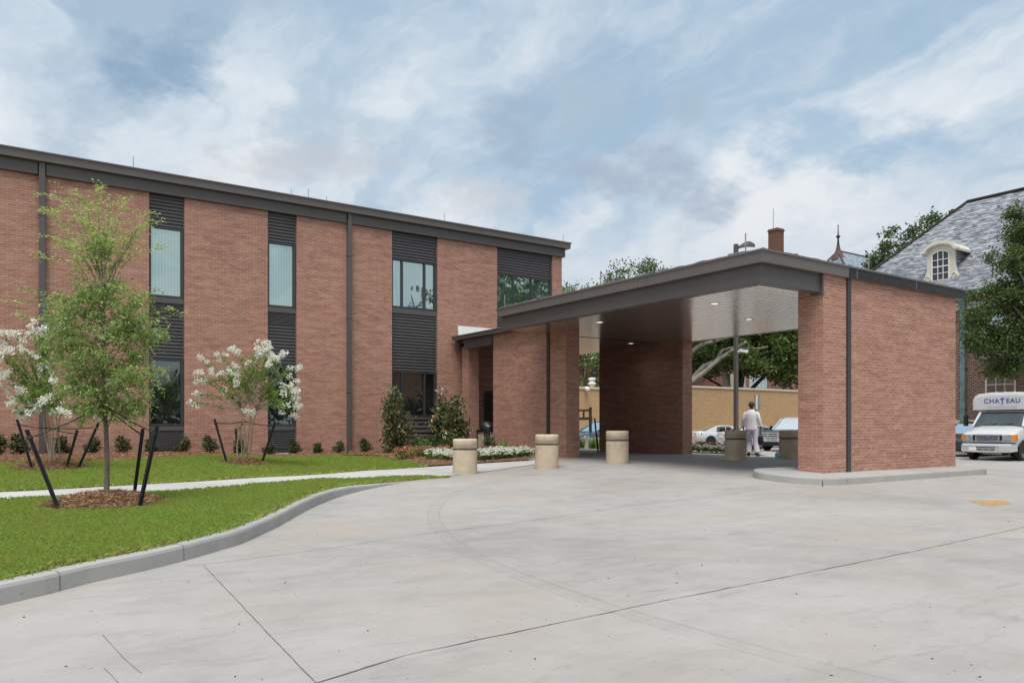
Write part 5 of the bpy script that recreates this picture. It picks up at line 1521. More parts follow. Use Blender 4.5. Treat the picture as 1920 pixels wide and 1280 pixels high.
for i, (px, py, lab) in enumerate(((757,864,'pink flowering bush nearest the lawn, below the left magnolia'),(775,860,'pink flowering bush right behind the one nearest the lawn'),(797,860,'pink flowering bush under the wide window, left of white flowers'),(833,853,'pink flowering bush under the broad magnolia'))):
    place(pf, i == 0, px, py, lab, 'flowers', 'pink flowering bushes', (1.0, 0.9, 0.9, 0.8)[i])
for i, (px, py, lab) in enumerate(((809,855,'magenta flowers among the pink bushes under the wide window'),(862,853,'magenta flowers behind the bollard nearest the lawn'),(913,854,'pale magenta flowers near the path into the dark passage'))):
    place(gf, i == 0, px, py, lab, 'flowers', 'magenta flowers in the bed', 0.9)
def lily_proto():
    root = thing('daylily', '', 'plant')
    FP, FA, FS = [], [], []
    vs, qs = [], []
    for i in range(60):
        a = random.random()*6.28; L = random.uniform(0.35, 0.6); b = Vector((random.gauss(0,.09), random.gauss(0,.09), 0)); o_ = Vector((math.cos(a), math.sin(a), 0)); s = Vector((-math.sin(a), math.cos(a), 0))
        lean = random.uniform(0.2, 0.75)
        pts = [b + o_*L*lean*u**1.5 + Vector((0,0,L*(u - 0.35*lean*u*u))) for u in (0, .35, .7, 1.0)]
        base = len(vs)
        for p, w_ in zip(pts, (0.012, 0.013, 0.009, 0.001)): vs += [p - s*w_, p + s*w_]
        for k in range(3): qs.append((base+2*k, base+2*k+1, base+2*k+3, base+2*k+2))
    plant_part('foliage', np.array([tuple(v) for v in vs]), np.array(qs), [M['leaf_lily']], root)
    m = MB()
    for k in range(5):
        x, y = random.gauss(0,.1), random.gauss(0,.1); m.tube([(x*.5,y*.5,0),(x,y,random.uniform(.45,.62))], 0.005, 4)
    part('stalk', m, M['leather'], root, world=False)
    return root
lp_ = lily_proto()
for i, (px, py) in enumerate(((937,852),(948,851),(958,850),(967,850),(977,849),(986,849.5),(995,850))):
    place(lp_, i == 0, px, py, 'strappy green lily clump along the foot of the pale side wall', 'plant', 'lily clumps in the bed', random.uniform(0.85, 1.1))

# --- bed on the far side of the forecourt
fb_lo, fb_hi = [], []
a, b = Vector((20.5, 22.6, 0)), Vector((20.5, 17.0, 0))
dirv_ = (b-a).normalized(); nrm = Vector((1, 0, 0))
G = np.zeros((12, 6, 3))
for i in range(12):
    for j in range(6):
        p = (a - dirv_*1.0).lerp(b, i/11) + nrm*(2.0*j/5); G[i,j] = (p.x, p.y, float(gz(p.x, p.y)) + 0.03 + 0.05*math.sin(math.pi*j/5))
patch_obj('mulch_bed', G, M['mulch'])
rf = flower_proto('red_flowers', 0.26, 0.36, M['leaf_bed'], M['petal_red'], 26, 60, 0.055)
def place_w(proto, first, p, lab, cat, group, sc=1.0):
    o = proto if first else copy_tree(proto)
    o.location = (p.x, p.y, float(gz(p.x, p.y))+0.04); o.rotation_euler = (0,0,random.random()*6.28); o.scale = (sc,)*3
    tag(o, lab, cat, group)
nb = 12
for k in range(nb):
    p = (a - dirv_*0.7).lerp(b, (k+0.5)/nb)
    place_w(wf, False, p + nrm*0.30, 'white flower clump edging the bed in front of the white sedan', 'flowers', 'white flowers edging the far bed', 1.0)
for r_ in range(2):
    for k in range(nb):
        p = (a - dirv_*0.7).lerp(b, (k+0.2+0.5*r_)/nb)
        place_w(rf, r_ == 0 and k == 0, p + nrm*(0.85+0.6*r_), 'dusky red flower clump in the bed in front of the white sedan', 'flowers', 'red flowers in the far bed', 1.05)
# plants by the planter wall
for k, (px, py) in enumerate(((1089,832),(1111,834),(1118,833))):
    q = at_depth(px, py, 33.0); 
    place_w(lp_, False, q, 'small green plants before the grey planter wall, beyond the canopy', 'plant', 'plants by the planter wall', 1.1)
q = hit(1118, 838); q2 = at_depth(1115, 784, 28.0)
q = at_depth(1122, 836, 28.0)
m = MB(); m.bar((q.x, q.y, float(gz(q.x, q.y))-0.1), q2, 0.045, 0.04); tag(part('tree_stake', m, M['stake']), 'black stake leaning left beside the dark brick screen wall', 'stake')

# ------------------------------------------------------------------ big trees
def big_tree(base, blobs, nclump, nleaf, cr, size, mats, lab, trunk_r, bark, limbs=(), frac=0.2, name='tree', group=None, shell=0.5, upb=0.3, wr=0.55, nbr=26):
    root = thing(name, lab, 'tree', base, 0, group)
    P, A, S, cc = blob_cloud(blobs, nclump, nleaf, cr, size, shell, upb)
    V, Q = leaf_cards(P, A, S, wr, 0.12)
    plant_part('crown', V, Q, mats, root, (rng.random(len(Q)) < frac) if len(mats) > 1 else None)
    m = MB(); b = Vector(base)
    ctr = Vector(np.mean([np.array(q[0]) for q in blobs], axis=0))
    fork = b.lerp(Vector((ctr.x, ctr.y, b.z)), 0.3); fork.z = b.z + (ctr.z-b.z)*0.45
    m.tube([b - Vector((0,0,0.3)), b + (fork-b)*0.3, b + (fork-b)*0.7, fork], [trunk_r*1.35, trunk_r, trunk_r*0.85, trunk_r*0.8], 10)
    for q in list(cc[rng.permutation(len(cc))[:nbr]]):
        q = Vector(q); midp = fork.lerp(q, 0.5) + Vector((random.gauss(0,.3), random.gauss(0,.3), 0.3))
        m.tube([fork, midp, q], [trunk_r*0.38, trunk_r*0.2, trunk_r*0.06], 6)
    part('trunk', m, bark, root)
    if limbs:
        for path, r0, r1 in limbs:
            m = MB(); n = len(path)
            m.tube(path, [r0+(r1-r0)*k/(n-1) for k in range(n)], 8); part('limb', m, M['oak_bark'], root)
    return root
def bl(px, py, d, rx, rz, rd=None):
    """ellipsoid blob: centre from a line of sight at a depth, radii in metres"""
    return (tuple(at_depth(px, py, d)), (rx, rd or rx, rz))
# live oak seen through the canopy opening, with pale limbs
D = 72
ob = at_depth(1376, 790, D)
LB = lambda pts, dd=0: catmull([at_depth(x, y, D+dd) for x, y in pts], 0.6)
limbs = [(LB([(1366,745),(1362,715),(1355,690),(1345,660)]), 0.40, 0.2), (LB([(1250,755),(1296,716),(1325,694),(1350,672),(1375,656),(1400,640)], -3), 0.30, 0.14),
         (LB([(1280,735),(1300,708),(1320,686),(1340,678),(1352,660),(1358,655),(1380,652),(1415,654),(1440,650)], -2.5), 0.24, 0.10),
         (LB([(1270,680),(1296,660),(1315,646),(1340,640),(1365,632),(1380,620)], -3), 0.22, 0.09), (LB([(1400,668),(1430,662),(1455,655)], -2), 0.14, 0.06)]
big_tree((ob.x, ob.y, -0.3), [bl(1340,630,D,5.0,2.6), bl(1400,615,D+1,5,3), bl(1450,650,D,3.8,2.6), bl(1490,660,D-1,2.6,3.2), bl(1310,665,D+2,3.5,1.8), bl(1400,670,D+2,3,1.7), bl(1430,600,D,5,3), bl(1485,705,D,1.3,1.3), bl(1345,660,D+3,4.5,2.0), bl(1325,690,D+2,2.5,0.9), bl(1425,690,D+1,2.2,0.9), bl(1410,680,D-2,3,1.0), bl(1470,690,D,2.4,1.2)],
         800, 60, 0.70, 0.30, [M['leaf_oak'], M['leaf_oak_light']], 'spreading live oak with pale limbs seen under the canopy, beyond tan wall', 0.6, M['dark_bark'], limbs, 0.5, 'live_oak', shell=0.2, nbr=7)
# light green tree left of the screen wall
D = 64; q = at_depth(1092, 790, D)
big_tree((q.x, q.y, -0.2), [bl(1100,690,D,3.2,2.6), bl(1085,640,D,3.4,3.0), bl(1080,585,D+1,2.8,2.2), bl(1068,549,D+1,1.3,0.7), bl(1120,650,D,3,3), bl(1105,720,D,2.6,1.4)], 220, 46, 0.6, 0.24, [M['leaf_oak_light'], M['leaf_far']], 'light green tree above the tan wall between side wall and screen wall', 0.3, M['bark'], (), 0.5, 'broadleaf_tree', shell=0.3)
D = 78; q = at_depth(1190, 790, D)
big_tree((q.x, q.y, -0.2), [bl(1190,520,D,3.2,1.6), bl(1222,503,D,1.7,0.9), bl(1160,527,D,1.8,0.8), bl(1243,525,D,1.8,1.0), bl(1190,560,D,4.5,2.5), bl(1205,497,D,1.6,0.7)], 120, 40, 0.55, 0.26, [M['leaf_far'], M['leaf_oak']], 'airy tree crown rising above the middle of the canopy roof', 0.3, M['bark'], (), 0.35, 'broadleaf_tree', shell=0.45)
D = 76; q = at_depth(1700, 790, D)
big_tree((q.x, q.y, -0.2), [bl(1700,455,D,2.8,2.0), bl(1670,480,D,2.2,1.4), bl(1745,430,D,2.2,1.2), bl(1720,480,D,3.5,2.4), bl(1655,497,D,1.5,1.0), bl(1690,540,D,4.5,3.0), bl(1770,412,D,1.4,0.8), bl(1735,415,D,0.9,0.6)], 190, 44, 0.6, 0.30, [M['leaf_oak'], M['leaf_far']], 'dark green tree behind the left slope of the slate roof', 0.35, M['dark_bark'], (), 0.12, 'broadleaf_tree', shell=0.4)
# live oak in front of the old house
D = 38; q = at_depth(2075, 830, D)
big_tree((q.x, q.y, -0.2), [bl(1912,405,D,0.6,0.5), bl(1905,440,D,0.9,0.6), bl(1880,483,D,1.0,0.75), bl(1915,500,D,1.4,1.1), bl(1862,560,D,1.35,0.8), bl(1905,580,D,1.7,1.3), bl(1850,625,D,1.3,0.9), bl(1900,655,D,1.7,1.2), bl(1835,595,D,0.8,0.5), bl(1818,650,D,0.6,0.4), bl(1880,690,D,1.2,0.6), bl(1985,450,D,2.2,1.8), bl(1980,560,D,2.6,2.2), bl(2000,660,D,2.6,1.8), bl(2090,520,D,3.2,3.2), bl(2160,620,D,3,2.5), bl(1925,440,D+0.5,0.9,0.7)],
         1150, 70, 0.34, 0.135, [M['leaf_oak'], M['leaf_oak_light']], 'dark live oak branches hanging before the old house and white bus', 0.5, M['oak_bark'], (), 0.22, 'live_oak', shell=0.25)
# trees behind the camera, mirrored in the dark windows
big_tree((39, -9, -0.1), [((39,-9,9.5),(5,5,3.5)), ((36,-6,8),(4,4,3)), ((43,-12,10),(5,5,4)), ((40,-13,7),(5,5,3)), ((47,-20,11),(6,6,5)), ((52,-22,14),(8,8,6)), ((44,-28,9),(8,7,7)), ((58,-34,13),(9,9,8))], 620, 34, 1.1, 0.55, [M['leaf_oak'], M['leaf_oak_light']], 'large tree mirrored in the upper windows nearest the canopy', 0.5, M['dark_bark'], (), 0.3, 'live_oak')
bk = [((x, -46+random.uniform(-3,3), random.uniform(3,5)), (random.uniform(4,6), 3.5, random.uniform(3.5,5.5))) for x in range(-45, 60, 6)]
P, A, S, cc = blob_cloud(bk, 520, 30, 1.2, 0.8, 0.3, 0.3)
V, Q = leaf_cards(P, A, S, 0.6, 0.12)
tag(link('woods', np_mesh('woods', V, Q, [M['leaf_oak']])), kind='stuff')
# ------------------------------------------------------------------ vehicles (local frame: +x forward, +y left)
def wheel(parent, x, y, r, wd, rim_mat=None, nsp=5):
    s = 1 if y > 0 else -1
    m = MB(); m.lathe([(r*0.62, -wd/2), (r*0.93, -wd/2), (r, -wd*0.32), (r, wd*0.32), (r*0.93, wd/2), (r*0.62, wd/2)], (x, y, r), 28, 'y')
    m.lathe([(0.001, -wd*0.15), (r*0.63, -wd*0.15)], (x, y, r), 28, 'y')
    w_ = part('wheel', m, M['rubber'], parent, world=False)
    m = MB(); yo = y + s*wd*0.5
    m.lathe([(r*0.66, -0.02), (r*0.66, 0.006), (r*0.58, 0.006), (r*0.58, -0.05)] if s > 0 else [(r*0.66, 0.02), (r*0.66, -0.006), (r*0.58, -0.006), (r*0.58, 0.05)], (x, yo, r), 28, 'y')
    for k in range(nsp):
        a = 2*math.pi*k/nsp + 0.3
        m.bar((x, yo - s*0.012, r), (x + r*0.62*math.cos(a), yo - s*0.012, r + r*0.62*math.sin(a)), r*0.20, 0.03, up=(0,1,0))
    m.lathe([(0.001, 0.005), (r*0.16, 0.005), (r*0.16, -0.03)] if s > 0 else [(0.001, -0.005), (r*0.16, -0.005), (r*0.16, 0.03)], (x, yo, r), 14, 'y')
    part('rim', m, rim_mat or M['grey_metal'], w_, world=False)
def arch(mb, x, y, r, mi=0):
    s = 1 if y > 0 else -1
    n = 18; vs = [(x, y+s*0.006, r*0.8)]
    for k in range(n+1):
        a = math.pi*k/n*1.15 - 0.075*math.pi
        vs.append((x + r*1.17*math.cos(a), y+s*0.006, r*0.98 + r*1.17*math.sin(a)))
    mb.add(vs, [(0, k+1, k+2) for k in range(n)], mi)
def body_ring(x, hw, zb, zm, zs, zt, cr=0.02):
    h = [(-hw*0.84, zb), (-hw*0.97, zb+0.10), (-hw, zm), (-hw*0.985, zs), (-hw*0.90, zt-0.015), (-hw*0.5, zt+cr)]
    return [(x, y, z) for y, z in h] + [(x, -y, z) for y, z in h[::-1]]
def cab_ring(x, hb, zb, ht, zt):
    h = [(-hb, zb), (-(hb*0.35+ht*0.65), zb*0.35+zt*0.65), (-ht, zt-0.045*min(1, (zt-zb)*3)), (-ht*0.82, zt)]
    return [(x, y, z) for y, z in h] + [(x, -y, z) for y, z in h[::-1]]

def sedan(label, loc, rz, paint, group=None, sc=1.0, name='parked_car'):
    root = thing(name, label, 'car', loc, rz, group); root.scale = (1, 1, sc)
    m = MB()
    S = [(-2.40,.70,.44,.62,.84,.90),(-2.33,.80,.34,.62,.90,.98),(-2.1,.87,.27,.62,.95,1.03),(-1.7,.90,.22,.60,.96,1.02),(-1.0,.915,.20,.60,.94,.98),(0.2,.915,.20,.60,.91,.95),(1.0,.91,.20,.60,.89,.95),(1.5,.90,.22,.60,.84,.91),(2.1,.86,.24,.58,.73,.79),(2.34,.77,.28,.52,.65,.69),(2.43,.60,.36,.5,.58,.62)]
    m.loft([body_ring(*s) for s in S], smooth=True)
    part('body', m, paint, root, world=False)
    C = [(-1.72,.72,1.00,.66,1.01),(-1.25,.78,.97,.63,1.25),(-0.85,.80,.95,.61,1.39),(-0.3,.81,.94,.61,1.44),(0.2,.81,.94,.61,1.43),(0.52,.81,.94,.60,1.36),(0.9,.80,.94,.65,1.16),(1.32,.74,.93,.70,.945)]
    m = MB(); m.loft([cab_ring(*s) for s in C], smooth=False); part('windows', m, M['car_glass'], root, world=False)
    m = MB()
    def rf(i): 
        x, hb, zb, ht, zt = C[i]; return [(x, -ht*1.01, zt-0.05), (x, -ht*0.83, zt+0.008), (x, ht*0.83, zt+0.008), (x, ht*1.01, zt-0.05), (x, ht*0.8, zt-0.06), (x, -ht*0.8, zt-0.06)]
    m.loft([rf(i) for i in (2,3,4,5)], smooth=False)
    for s in (-1, 1):
        m.bar((1.30, s*0.735, .945), (0.50, s*0.605, 1.35), 0.07, 0.05); m.bar((-0.20, s*0.82, .94), (-0.24, s*0.62, 1.41), 0.09, 0.03, up=(1,0,0))
        m.loft([[(-1.75, s*0.735, 1.0), (-0.95, s*0.81, .955), (-0.95, s*0.815, .965), (-1.75, s*0.74, 1.01)], [(-1.1, s*0.645, 1.31), (-0.80, s*0.622, 1.385), (-0.80, s*0.635, 1.39), (-1.1, s*0.66, 1.315)]])
        m.bar((0.92, s*0.92, 0.99), (0.92, s*1.02, 1.02), 0.14, 0.12)
    part('roof', m, paint, root, world=False)
    m = MB()
    for s in (-1, 1):
        for x in (-1.38, 1.42): arch(m, x, s*0.916, 0.335)
        m.bar((-1.0, s*0.922, .70), (1.0, s*0.922, .70), 0.012, 0.02)
    part('trim', m, M['black'], root, world=False)
    for s in (-1, 1):
        m = MB(); m.loft([[(-2.36, s*0.44, .76), (-2.36, s*0.44, .90), (-2.34, s*0.74, .92), (-2.34, s*0.74, .76)], [(-2.22, s*0.46, .74), (-2.22, s*0.46, .94), (-2.05, s*0.885, .93), (-2.05, s*0.885, .78)]])
        part('tail_light', m, M['red_lens'], root, world=False)
        m = MB(); m.loft([[(2.36, s*0.50, .56), (2.36, s*0.50, .66), (2.30, s*0.78, .68), (2.30, s*0.78, .58)], [(2.15, s*0.5, .56), (2.15, s*0.5, .74), (2.02, s*0.875, .73), (2.02, s*0.875, .62)]])
        part('headlight', m, M['headlamp'], root, world=False)
        for x in (-1.38, 1.42): wheel(root, x, s*0.80, 0.33, 0.22)
    m = MB(); m.box(-2.43, -2.38, -0.26, 0.26, .66, .80); part('number_plate', m, M['white'], root, world=False)
    return root
def gpt(px, d, py=800):
    q = at_depth(px, py, d); return q
RZ = math.radians(-27)
def car_at(px, d, lx, ly):
    q = at_depth(px, 800, d); return q.x - (lx*math.cos(RZ) - ly*math.sin(RZ)), q.y - (lx*math.sin(RZ) + ly*math.cos(RZ))
cx_, cy_ = car_at(1333, 55, -1.38, -0.9)
sedan('white sedan with red tail lights parked by tan wall, right of the screen wall', (cx_, cy_, float(gz(cx_, cy_))), RZ, M['silver_paint'], 'white cars parked by the tan wall')
cx_, cy_ = car_at(1350, 50.5, -2.35, 0.3)
sedan('second white car, half hidden behind the lamp post and its bollard', (cx_, cy_, float(gz(cx_, cy_))), RZ, M['silver_paint'], 'white cars parked by the tan wall')
cx_, cy_ = 27.5, 31.0
sedan('dark blue car seen in the gap beside the dark screen wall', (cx_, cy_, float(gz(cx_, cy_))+0.05), math.pi, M['navy_paint'], None, 1.10)
q = gpt(1796, 35.5); cx_, cy_ = q.x + 2.2, q.y + 0.3
sedan('black car mostly hidden between the near brick pier and the white bus', (cx_, cy_, float(gz(cx_, cy_))), math.pi, M['black_paint'], None, 1.12)

# pickup truck
def pickup(label, loc, rz):
    root = thing('pickup_truck', label, 'pickup truck', loc, rz)
    m = MB()
    S = [(-2.85,.93,.55,.85,1.12,1.20),(-2.8,.97,.50,.85,1.16,1.24),(-0.9,.98,.48,.85,1.16,1.24),(0.0,.98,.45,.85,1.14,1.22),(1.0,.98,.45,.85,1.12,1.21),(1.25,.98,.45,.85,1.10,1.20),(2.2,.97,.48,.85,1.06,1.15),(2.65,.96,.52,.85,1.02,1.10),(2.78,.92,.56,.82,.98,1.05)]
    m.loft([body_ring(*s, cr=0.03) for s in S], smooth=True); part('body', m, M['black_paint'], root, world=False)
    C = [(-0.75,.90,1.20,.76,1.78),(-0.55,.90,1.20,.76,1.86),(0.3,.90,1.20,.76,1.90),(0.55,.90,1.20,.75,1.84),(1.30,.86,1.19,.80,1.21)]
    m = MB(); m.loft([cab_ring(*s) for s in C]); part('windows', m, M['car_glass'], root, world=False)
    m = MB()
    m.loft([[(x, -ht*1.02, zt-0.06), (x, -ht*0.84, zt+0.012), (x, ht*0.84, zt+0.012), (x, ht*1.02, zt-0.06)] for x, hb, zb, ht, zt in C[0:4]], smooth=False)
    for s in (-1, 1):
        m.bar((1.28, s*0.86, 1.20), (0.53, s*0.765, 1.82), 0.07, 0.06); m.bar((0.05, s*0.905, 1.2), (0.0, s*0.775, 1.86), 0.10, 0.03, up=(1,0,0)); m.bar((-0.72, s*0.905, 1.2), (-0.72, s*0.775, 1.80), 0.16, 0.03, up=(1,0,0))
    m.box(-0.82, -0.74, -0.9, 0.9, 1.18, 1.34)
    part('roof', m, M['silver_paint'], root, world=False)
    for s in (-1, 1):
        m = MB(); m.bar((1.05, s*0.95, 1.27), (1.05, s*1.18, 1.32), 0.10, 0.20); part('mirror', m, M['black'], root, world=False)
        m = MB(); m.loft([[(2.80, s*0.66, .86), (2.80, s*0.66, 1.02), (2.78, s*0.92, 1.0), (2.78, s*0.92, .86)], [(2.66, s*0.66, .84), (2.66, s*0.66, 1.04), (2.55, s*0.972, 1.02), (2.55, s*0.972, .86)]]); part('headlight', m, M['headlamp'], root, world=False)
        for x in (-1.85, 1.75): wheel(root, x, s*0.86, 0.39, 0.26, None, 6)
    m = MB(); 
    for z in (.80, .91, 1.02): m.box(2.775, 2.83, -0.66, 0.66, z-0.025, z+0.025)
    m.box(2.775, 2.825, -0.68, -0.63, .78, 1.04); m.box(2.775, 2.825, 0.63, 0.68, .78, 1.04); gr = part('grille', m, M['silver_paint'], root, world=False)
    m = MB(); m.box(2.76, 2.79, -0.64, 0.64, .80, 1.02); part('grille_mesh', m, M['black'], gr, world=False)
    m = MB(); m.add([(2.835, y, .91+z) for y, z in ((-.17,-.03),(-.15,.035),(-.05,.035),(-.045,.055),(.045,.055),(.05,.035),(.17,.03),(.15,-.035),(.05,-.035),(.045,-.055),(-.045,-.055),(-.05,-.035))], [tuple(range(12))[::-1]]); part('emblem', m, M['chrome'], gr, world=False)
    m = MB(); m.loft([[(2.70, -0.99, .56), (2.70, -0.99, .74), (2.55, -1.0, .74), (2.55, -1.0, .56)], [(2.92, -0.7, .54), (2.92, -0.7, .75), (2.7, -0.7, .75), (2.7, -0.7, .54)], [(2.95, 0, .54), (2.95, 0, .75), (2.7, 0, .75), (2.7, 0, .54)], [(2.92, 0.7, .54), (2.92, 0.7, .75), (2.7, 0.7, .75), (2.7, 0.7, .54)], [(2.70, 0.99, .56), (2.70, 0.99, .74), (2.55, 1.0, .74), (2.55, 1.0, .56)]])
    part('bumper', m, M['chrome'], root, world=False)
    m = MB(); m.box(2.5, 2.86, -0.86, 0.86, .30, .54)
    for s in (-1, 1):
        for x in (-1.85, 1.75): arch(m, x, s*0.982, 0.40)
    part('lower_trim', m, M['black'], root, world=False)
q = at_depth(1440, 800, 43.0)
pickup('black pickup truck with chrome grille facing the canopy', (q.x+2.8, q.y, float(gz(q.x, q.y))), math.pi)

# shuttle bus
def bus(loc, rz):
    root = thing('shuttle_bus', 'white shuttle bus with raised lettered front under the oak', 'bus', loc, rz)
    W_ = M['white_paint']
    m = MB()
    S = [(-0.0,.88,.70,.80,.98,1.02),(-0.03,.97,.60,.80,1.04,1.09),(-0.12,1.00,.52,.80,1.10,1.15),(-0.55,1.01,.50,.82,1.20,1.29),(-0.98,1.02,.50,.85,1.28,1.41),(-2.0,1.02,.48,.9,1.34,1.44),(-2.15,1.02,.48,.9,1.34,1.44)]
    m.loft([body_ring(*s, cr=0.03) for s in S], smooth=True); part('body', m, W_, root, world=False)
    # cab with raked windscreen
    C = [(-0.93,.93,1.40,.90,1.415),(-1.50,.98,1.42,.84,2.02),(-1.62,.98,1.42,.84,2.07),(-2.2,.98,1.42,.86,2.10)]
    m = MB(); m.loft([cab_ring(*s) for s in C]); part('windows', m, M['car_glass'], root, world=False)
    m = MB()
    m.loft([[(x, -ht*1.03, zt-0.06), (x, -ht*0.84, zt+0.015), (x, ht*0.84, zt+0.015), (x, ht*1.03, zt-0.06)] for x, hb, zb, ht, zt in C[1:]], smooth=False)
    for s in (-1, 1):
        m.bar((-0.95, s*0.95, 1.40), (-1.52, s*0.865, 2.04), 0.08, 0.06); m.bar((-2.1, s*1.0, 1.42), (-2.12, s*0.87, 2.06), 0.16, 0.04, up=(1,0,0))
    part('cab_frame', m, W_, root, world=False)
    # coach box
    def box_ring(x, hw, z0, z1, r=0.22):
        h = [(-hw, z0), (-hw, z1-r), (-hw+0.07, z1-0.07), (-hw+r, z1), (-hw*0.4, z1+0.05)]
        return [(x, y, z) for y, z in h] + [(x, -y, z) for y, z in h[::-1]]
    m = MB(); m.loft([box_ring(-2.18, 1.16, .46, 2.72), box_ring(-7.2, 1.16, .46, 2.72)]); part('coach_body', m, W_, root, world=False)
    m = MB(); m.loft([box_ring(-1.42, 1.10, 2.12, 2.66, 0.2), box_ring(-1.44, 1.16, 2.10, 2.74, 0.2), box_ring(-1.60, 1.19, 2.10, 2.80, 0.2), box_ring(-2.25, 1.19, 2.10, 2.82, 0.2)]); cap_ = part('roof_cap', m, W_, root, world=False)
    for z, n_, h_ in ((2.735, 5, 0.03),):
        m = MB()
        for k in (-0.35, 0.0, 0.35): m.lathe([(0.045, 0), (0.04, 0.03), (0.001, 0.04)], (-1.75, k, 2.845), 8)
        part('marker_lamp', m, M['amber'], cap_, world=False)
    # lettering: CHA + a cross + EAU, small line below
    def letters(txt, y, z, size, mat, sx=1.0):
        cu = bpy.data.curves.new('lettering', 'FONT'); cu.body = txt; cu.size = size; cu.extrude = 0.0015; cu.align_x = 'CENTER'; cu.offset = 0.006*size/0.3; cu.space_character = 1.12
        tmp = bpy.data.objects.new('tmp_text', cu); COL.objects.link(tmp)
        bpy.context.view_layer.update()
        me = bpy.data.meshes.new_from_object(tmp.evaluated_get(bpy.context.evaluated_depsgraph_get()))
        bpy.data.objects.remove(tmp); me.materials.clear(); me.materials.append(mat); me.name = 'lettering'
        o = link('lettering', me, cap_)
        o.location = (-1.412, y, z); o.rotation_euler = (math.radians(90), 0, math.radians(90)); o.scale = (sx, 1, 1)
        return o
    letters('CHA', -0.415, 2.395, 0.27, M['letter_blue'], 1.0)
    letters('EAU', 0.415, 2.395, 0.27, M['letter_blue'], 1.0)
    letters('DE NOTRE DAME', 0.0, 2.20, 0.105, M['letter_grey'], 1.25)
    m = MB(); m.box(-1.416, -1.408, -0.020, 0.020, 2.33, 2.635); m.box(-1.4165, -1.4075, -0.095, 0.095, 2.545, 2.585); part('lettering_cross', m, M['letter_blue'], cap_, world=False)
    # face
    m = MB(); m.loft([[(0.005, a, b), (0.035, a, b), (0.035, a*s1, .93+(b-.93)*s2), (0.005, a*s1, .93+(b-.93)*s2)] for a, b, s1, s2 in ((-.60,.80,.93,.78),(-.50,.78,.95,.80),(.50,.78,.95,.80),(.60,.80,.93,.78),(.60,1.05,.93,.78),(.52,1.07,.95,.80),(-.52,1.07,.95,.80),(-.60,1.05,.93,.78),(-.60,.80,.93,.78))], caps=False)
    for z in (.86, .93, 1.0): m.box(0.004, 0.028, -0.40, 0.40, z-0.012, z+0.012)
    for s in (-1, 1): m.box(0.004, 0.03, s*0.43-0.02, s*0.43+0.02, .80, 1.05)
    gr = part('grille', m, M['chrome'], root, world=False)
    m = MB(); m.box(-0.02, 0.006, -0.56, 0.56, .81, 1.04); part('grille_mesh', m, M['black'], gr, world=False)
    m = MB(); m.lathe([(0.001, 0.036), (0.09, 0.036), (0.10, 0.03)], (0, 0, 0), 24, 'x')
    m.v = [(x, y*1.15, z*0.5+.93) for x, y, z in m.v]; part('emblem', m, M['letter_blue'], gr, world=False)
    for s in (-1, 1):
        m = MB(); m.loft([[(0.035, s*0.63, .82), (0.035, s*0.63, 1.06), (0.02, s*0.865, 1.06), (0.02, s*0.865, .82)], [(-0.12, s*0.62, .84), (-0.12, s*0.62, 1.05), (-0.12, s*0.86, 1.05), (-0.12, s*0.86, .84)]]); part('headlight', m, M['headlamp'], root, world=False)
        m = MB(); m.loft([[(0.02, s*0.87, .82), (0.02, s*0.87, 1.07), (-0.03, s*1.015, 1.07), (-0.03, s*1.015, .83)], [(-0.16, s*0.865, .83), (-0.16, s*0.865, 1.06), (-0.26, s*1.025, 1.07), (-0.26, s*1.025, .83)]]); part('turn_signal', m, M['amber'], root, world=False)
        m = MB(); m.bar((-1.15, s*1.0, 1.55), (-1.1, s*1.30, 1.62), 0.05, 0.05); m.bar((-1.1, s*1.30, 1.42), (-1.1, s*1.30, 1.85), 0.10, 0.24, up=(1,0,0)); part('mirror', m, M['black'], root, world=False)
        m = MB(); m.bar((-0.86, s*0.30-0.2, 1.45), (-1.02, s*0.30+0.28, 1.52), 0.02, 0.02); part('wiper', m, M['black'], root, world=False)
        wheel(root, -0.85, s*0.88, 0.37, 0.24, M['grey_metal'], 8); wheel(root, -5.2, s*0.92, 0.37, 0.30, M['grey_metal'], 8)
    m = MB(); m.loft([[(-0.12, y*1.03, z0), (xf-0.02, y, z0), (xf, y, z0+0.1), (xf, y, z1-0.08), (xf-0.04, y, z1), (-0.12, y*1.03, z1)] for y, xf, z0, z1 in ((-1.03,-0.02,.40,.68),(-0.92,.12,.36,.70),(-0.5,.17,.34,.70),(.5,.17,.34,.70),(.92,.12,.36,.70),(1.03,-0.02,.40,.68))])
    part('bumper', m, M['chrome'], root, world=False)
    m = MB(); m.box(0.155, 0.178, -0.36, 0.36, .53, .57); m.box(0.155, 0.178, -0.33, -0.12, .43, .48); m.box(0.155, 0.178, -0.09, 0.12, .43, .48); m.box(0.155, 0.178, 0.15, 0.33, .43, .48); m.box(-0.1, 0.02, -1.0, 1.0, .70, .745)
    for s in (-1, 1): arch(m, -0.85, s*1.022, 0.40); arch(m, -5.2, s*1.165, 0.40)
    m.box(-7.1, -0.3, -0.8, 0.8, 0.30, 0.46)
    part('trim', m, M['black'], root, world=False)
    m = MB(); m.box(0.172, 0.185, -0.64, -0.36, .42, .55); part('number_plate', m, M['white'], root, world=False)
    for k in range(5):
        for s in (-1, 1):
            m = MB(); m.box(-3.3-0.85*k, -2.55-0.85*k, s*1.158, s*1.168, 1.45, 2.15) if s > 0 else m.box(-3.3-0.85*k, -2.55-0.85*k, -1.168, -1.158, 1.45, 2.15)
            part('side_window', m, M['car_glass'], root, world=False)
q0, q1 = Vector((34.0, 14.96, 0)), None
bus((34.0, 14.96, float(gz(34.0, 14.96))), math.pi + 0.03)

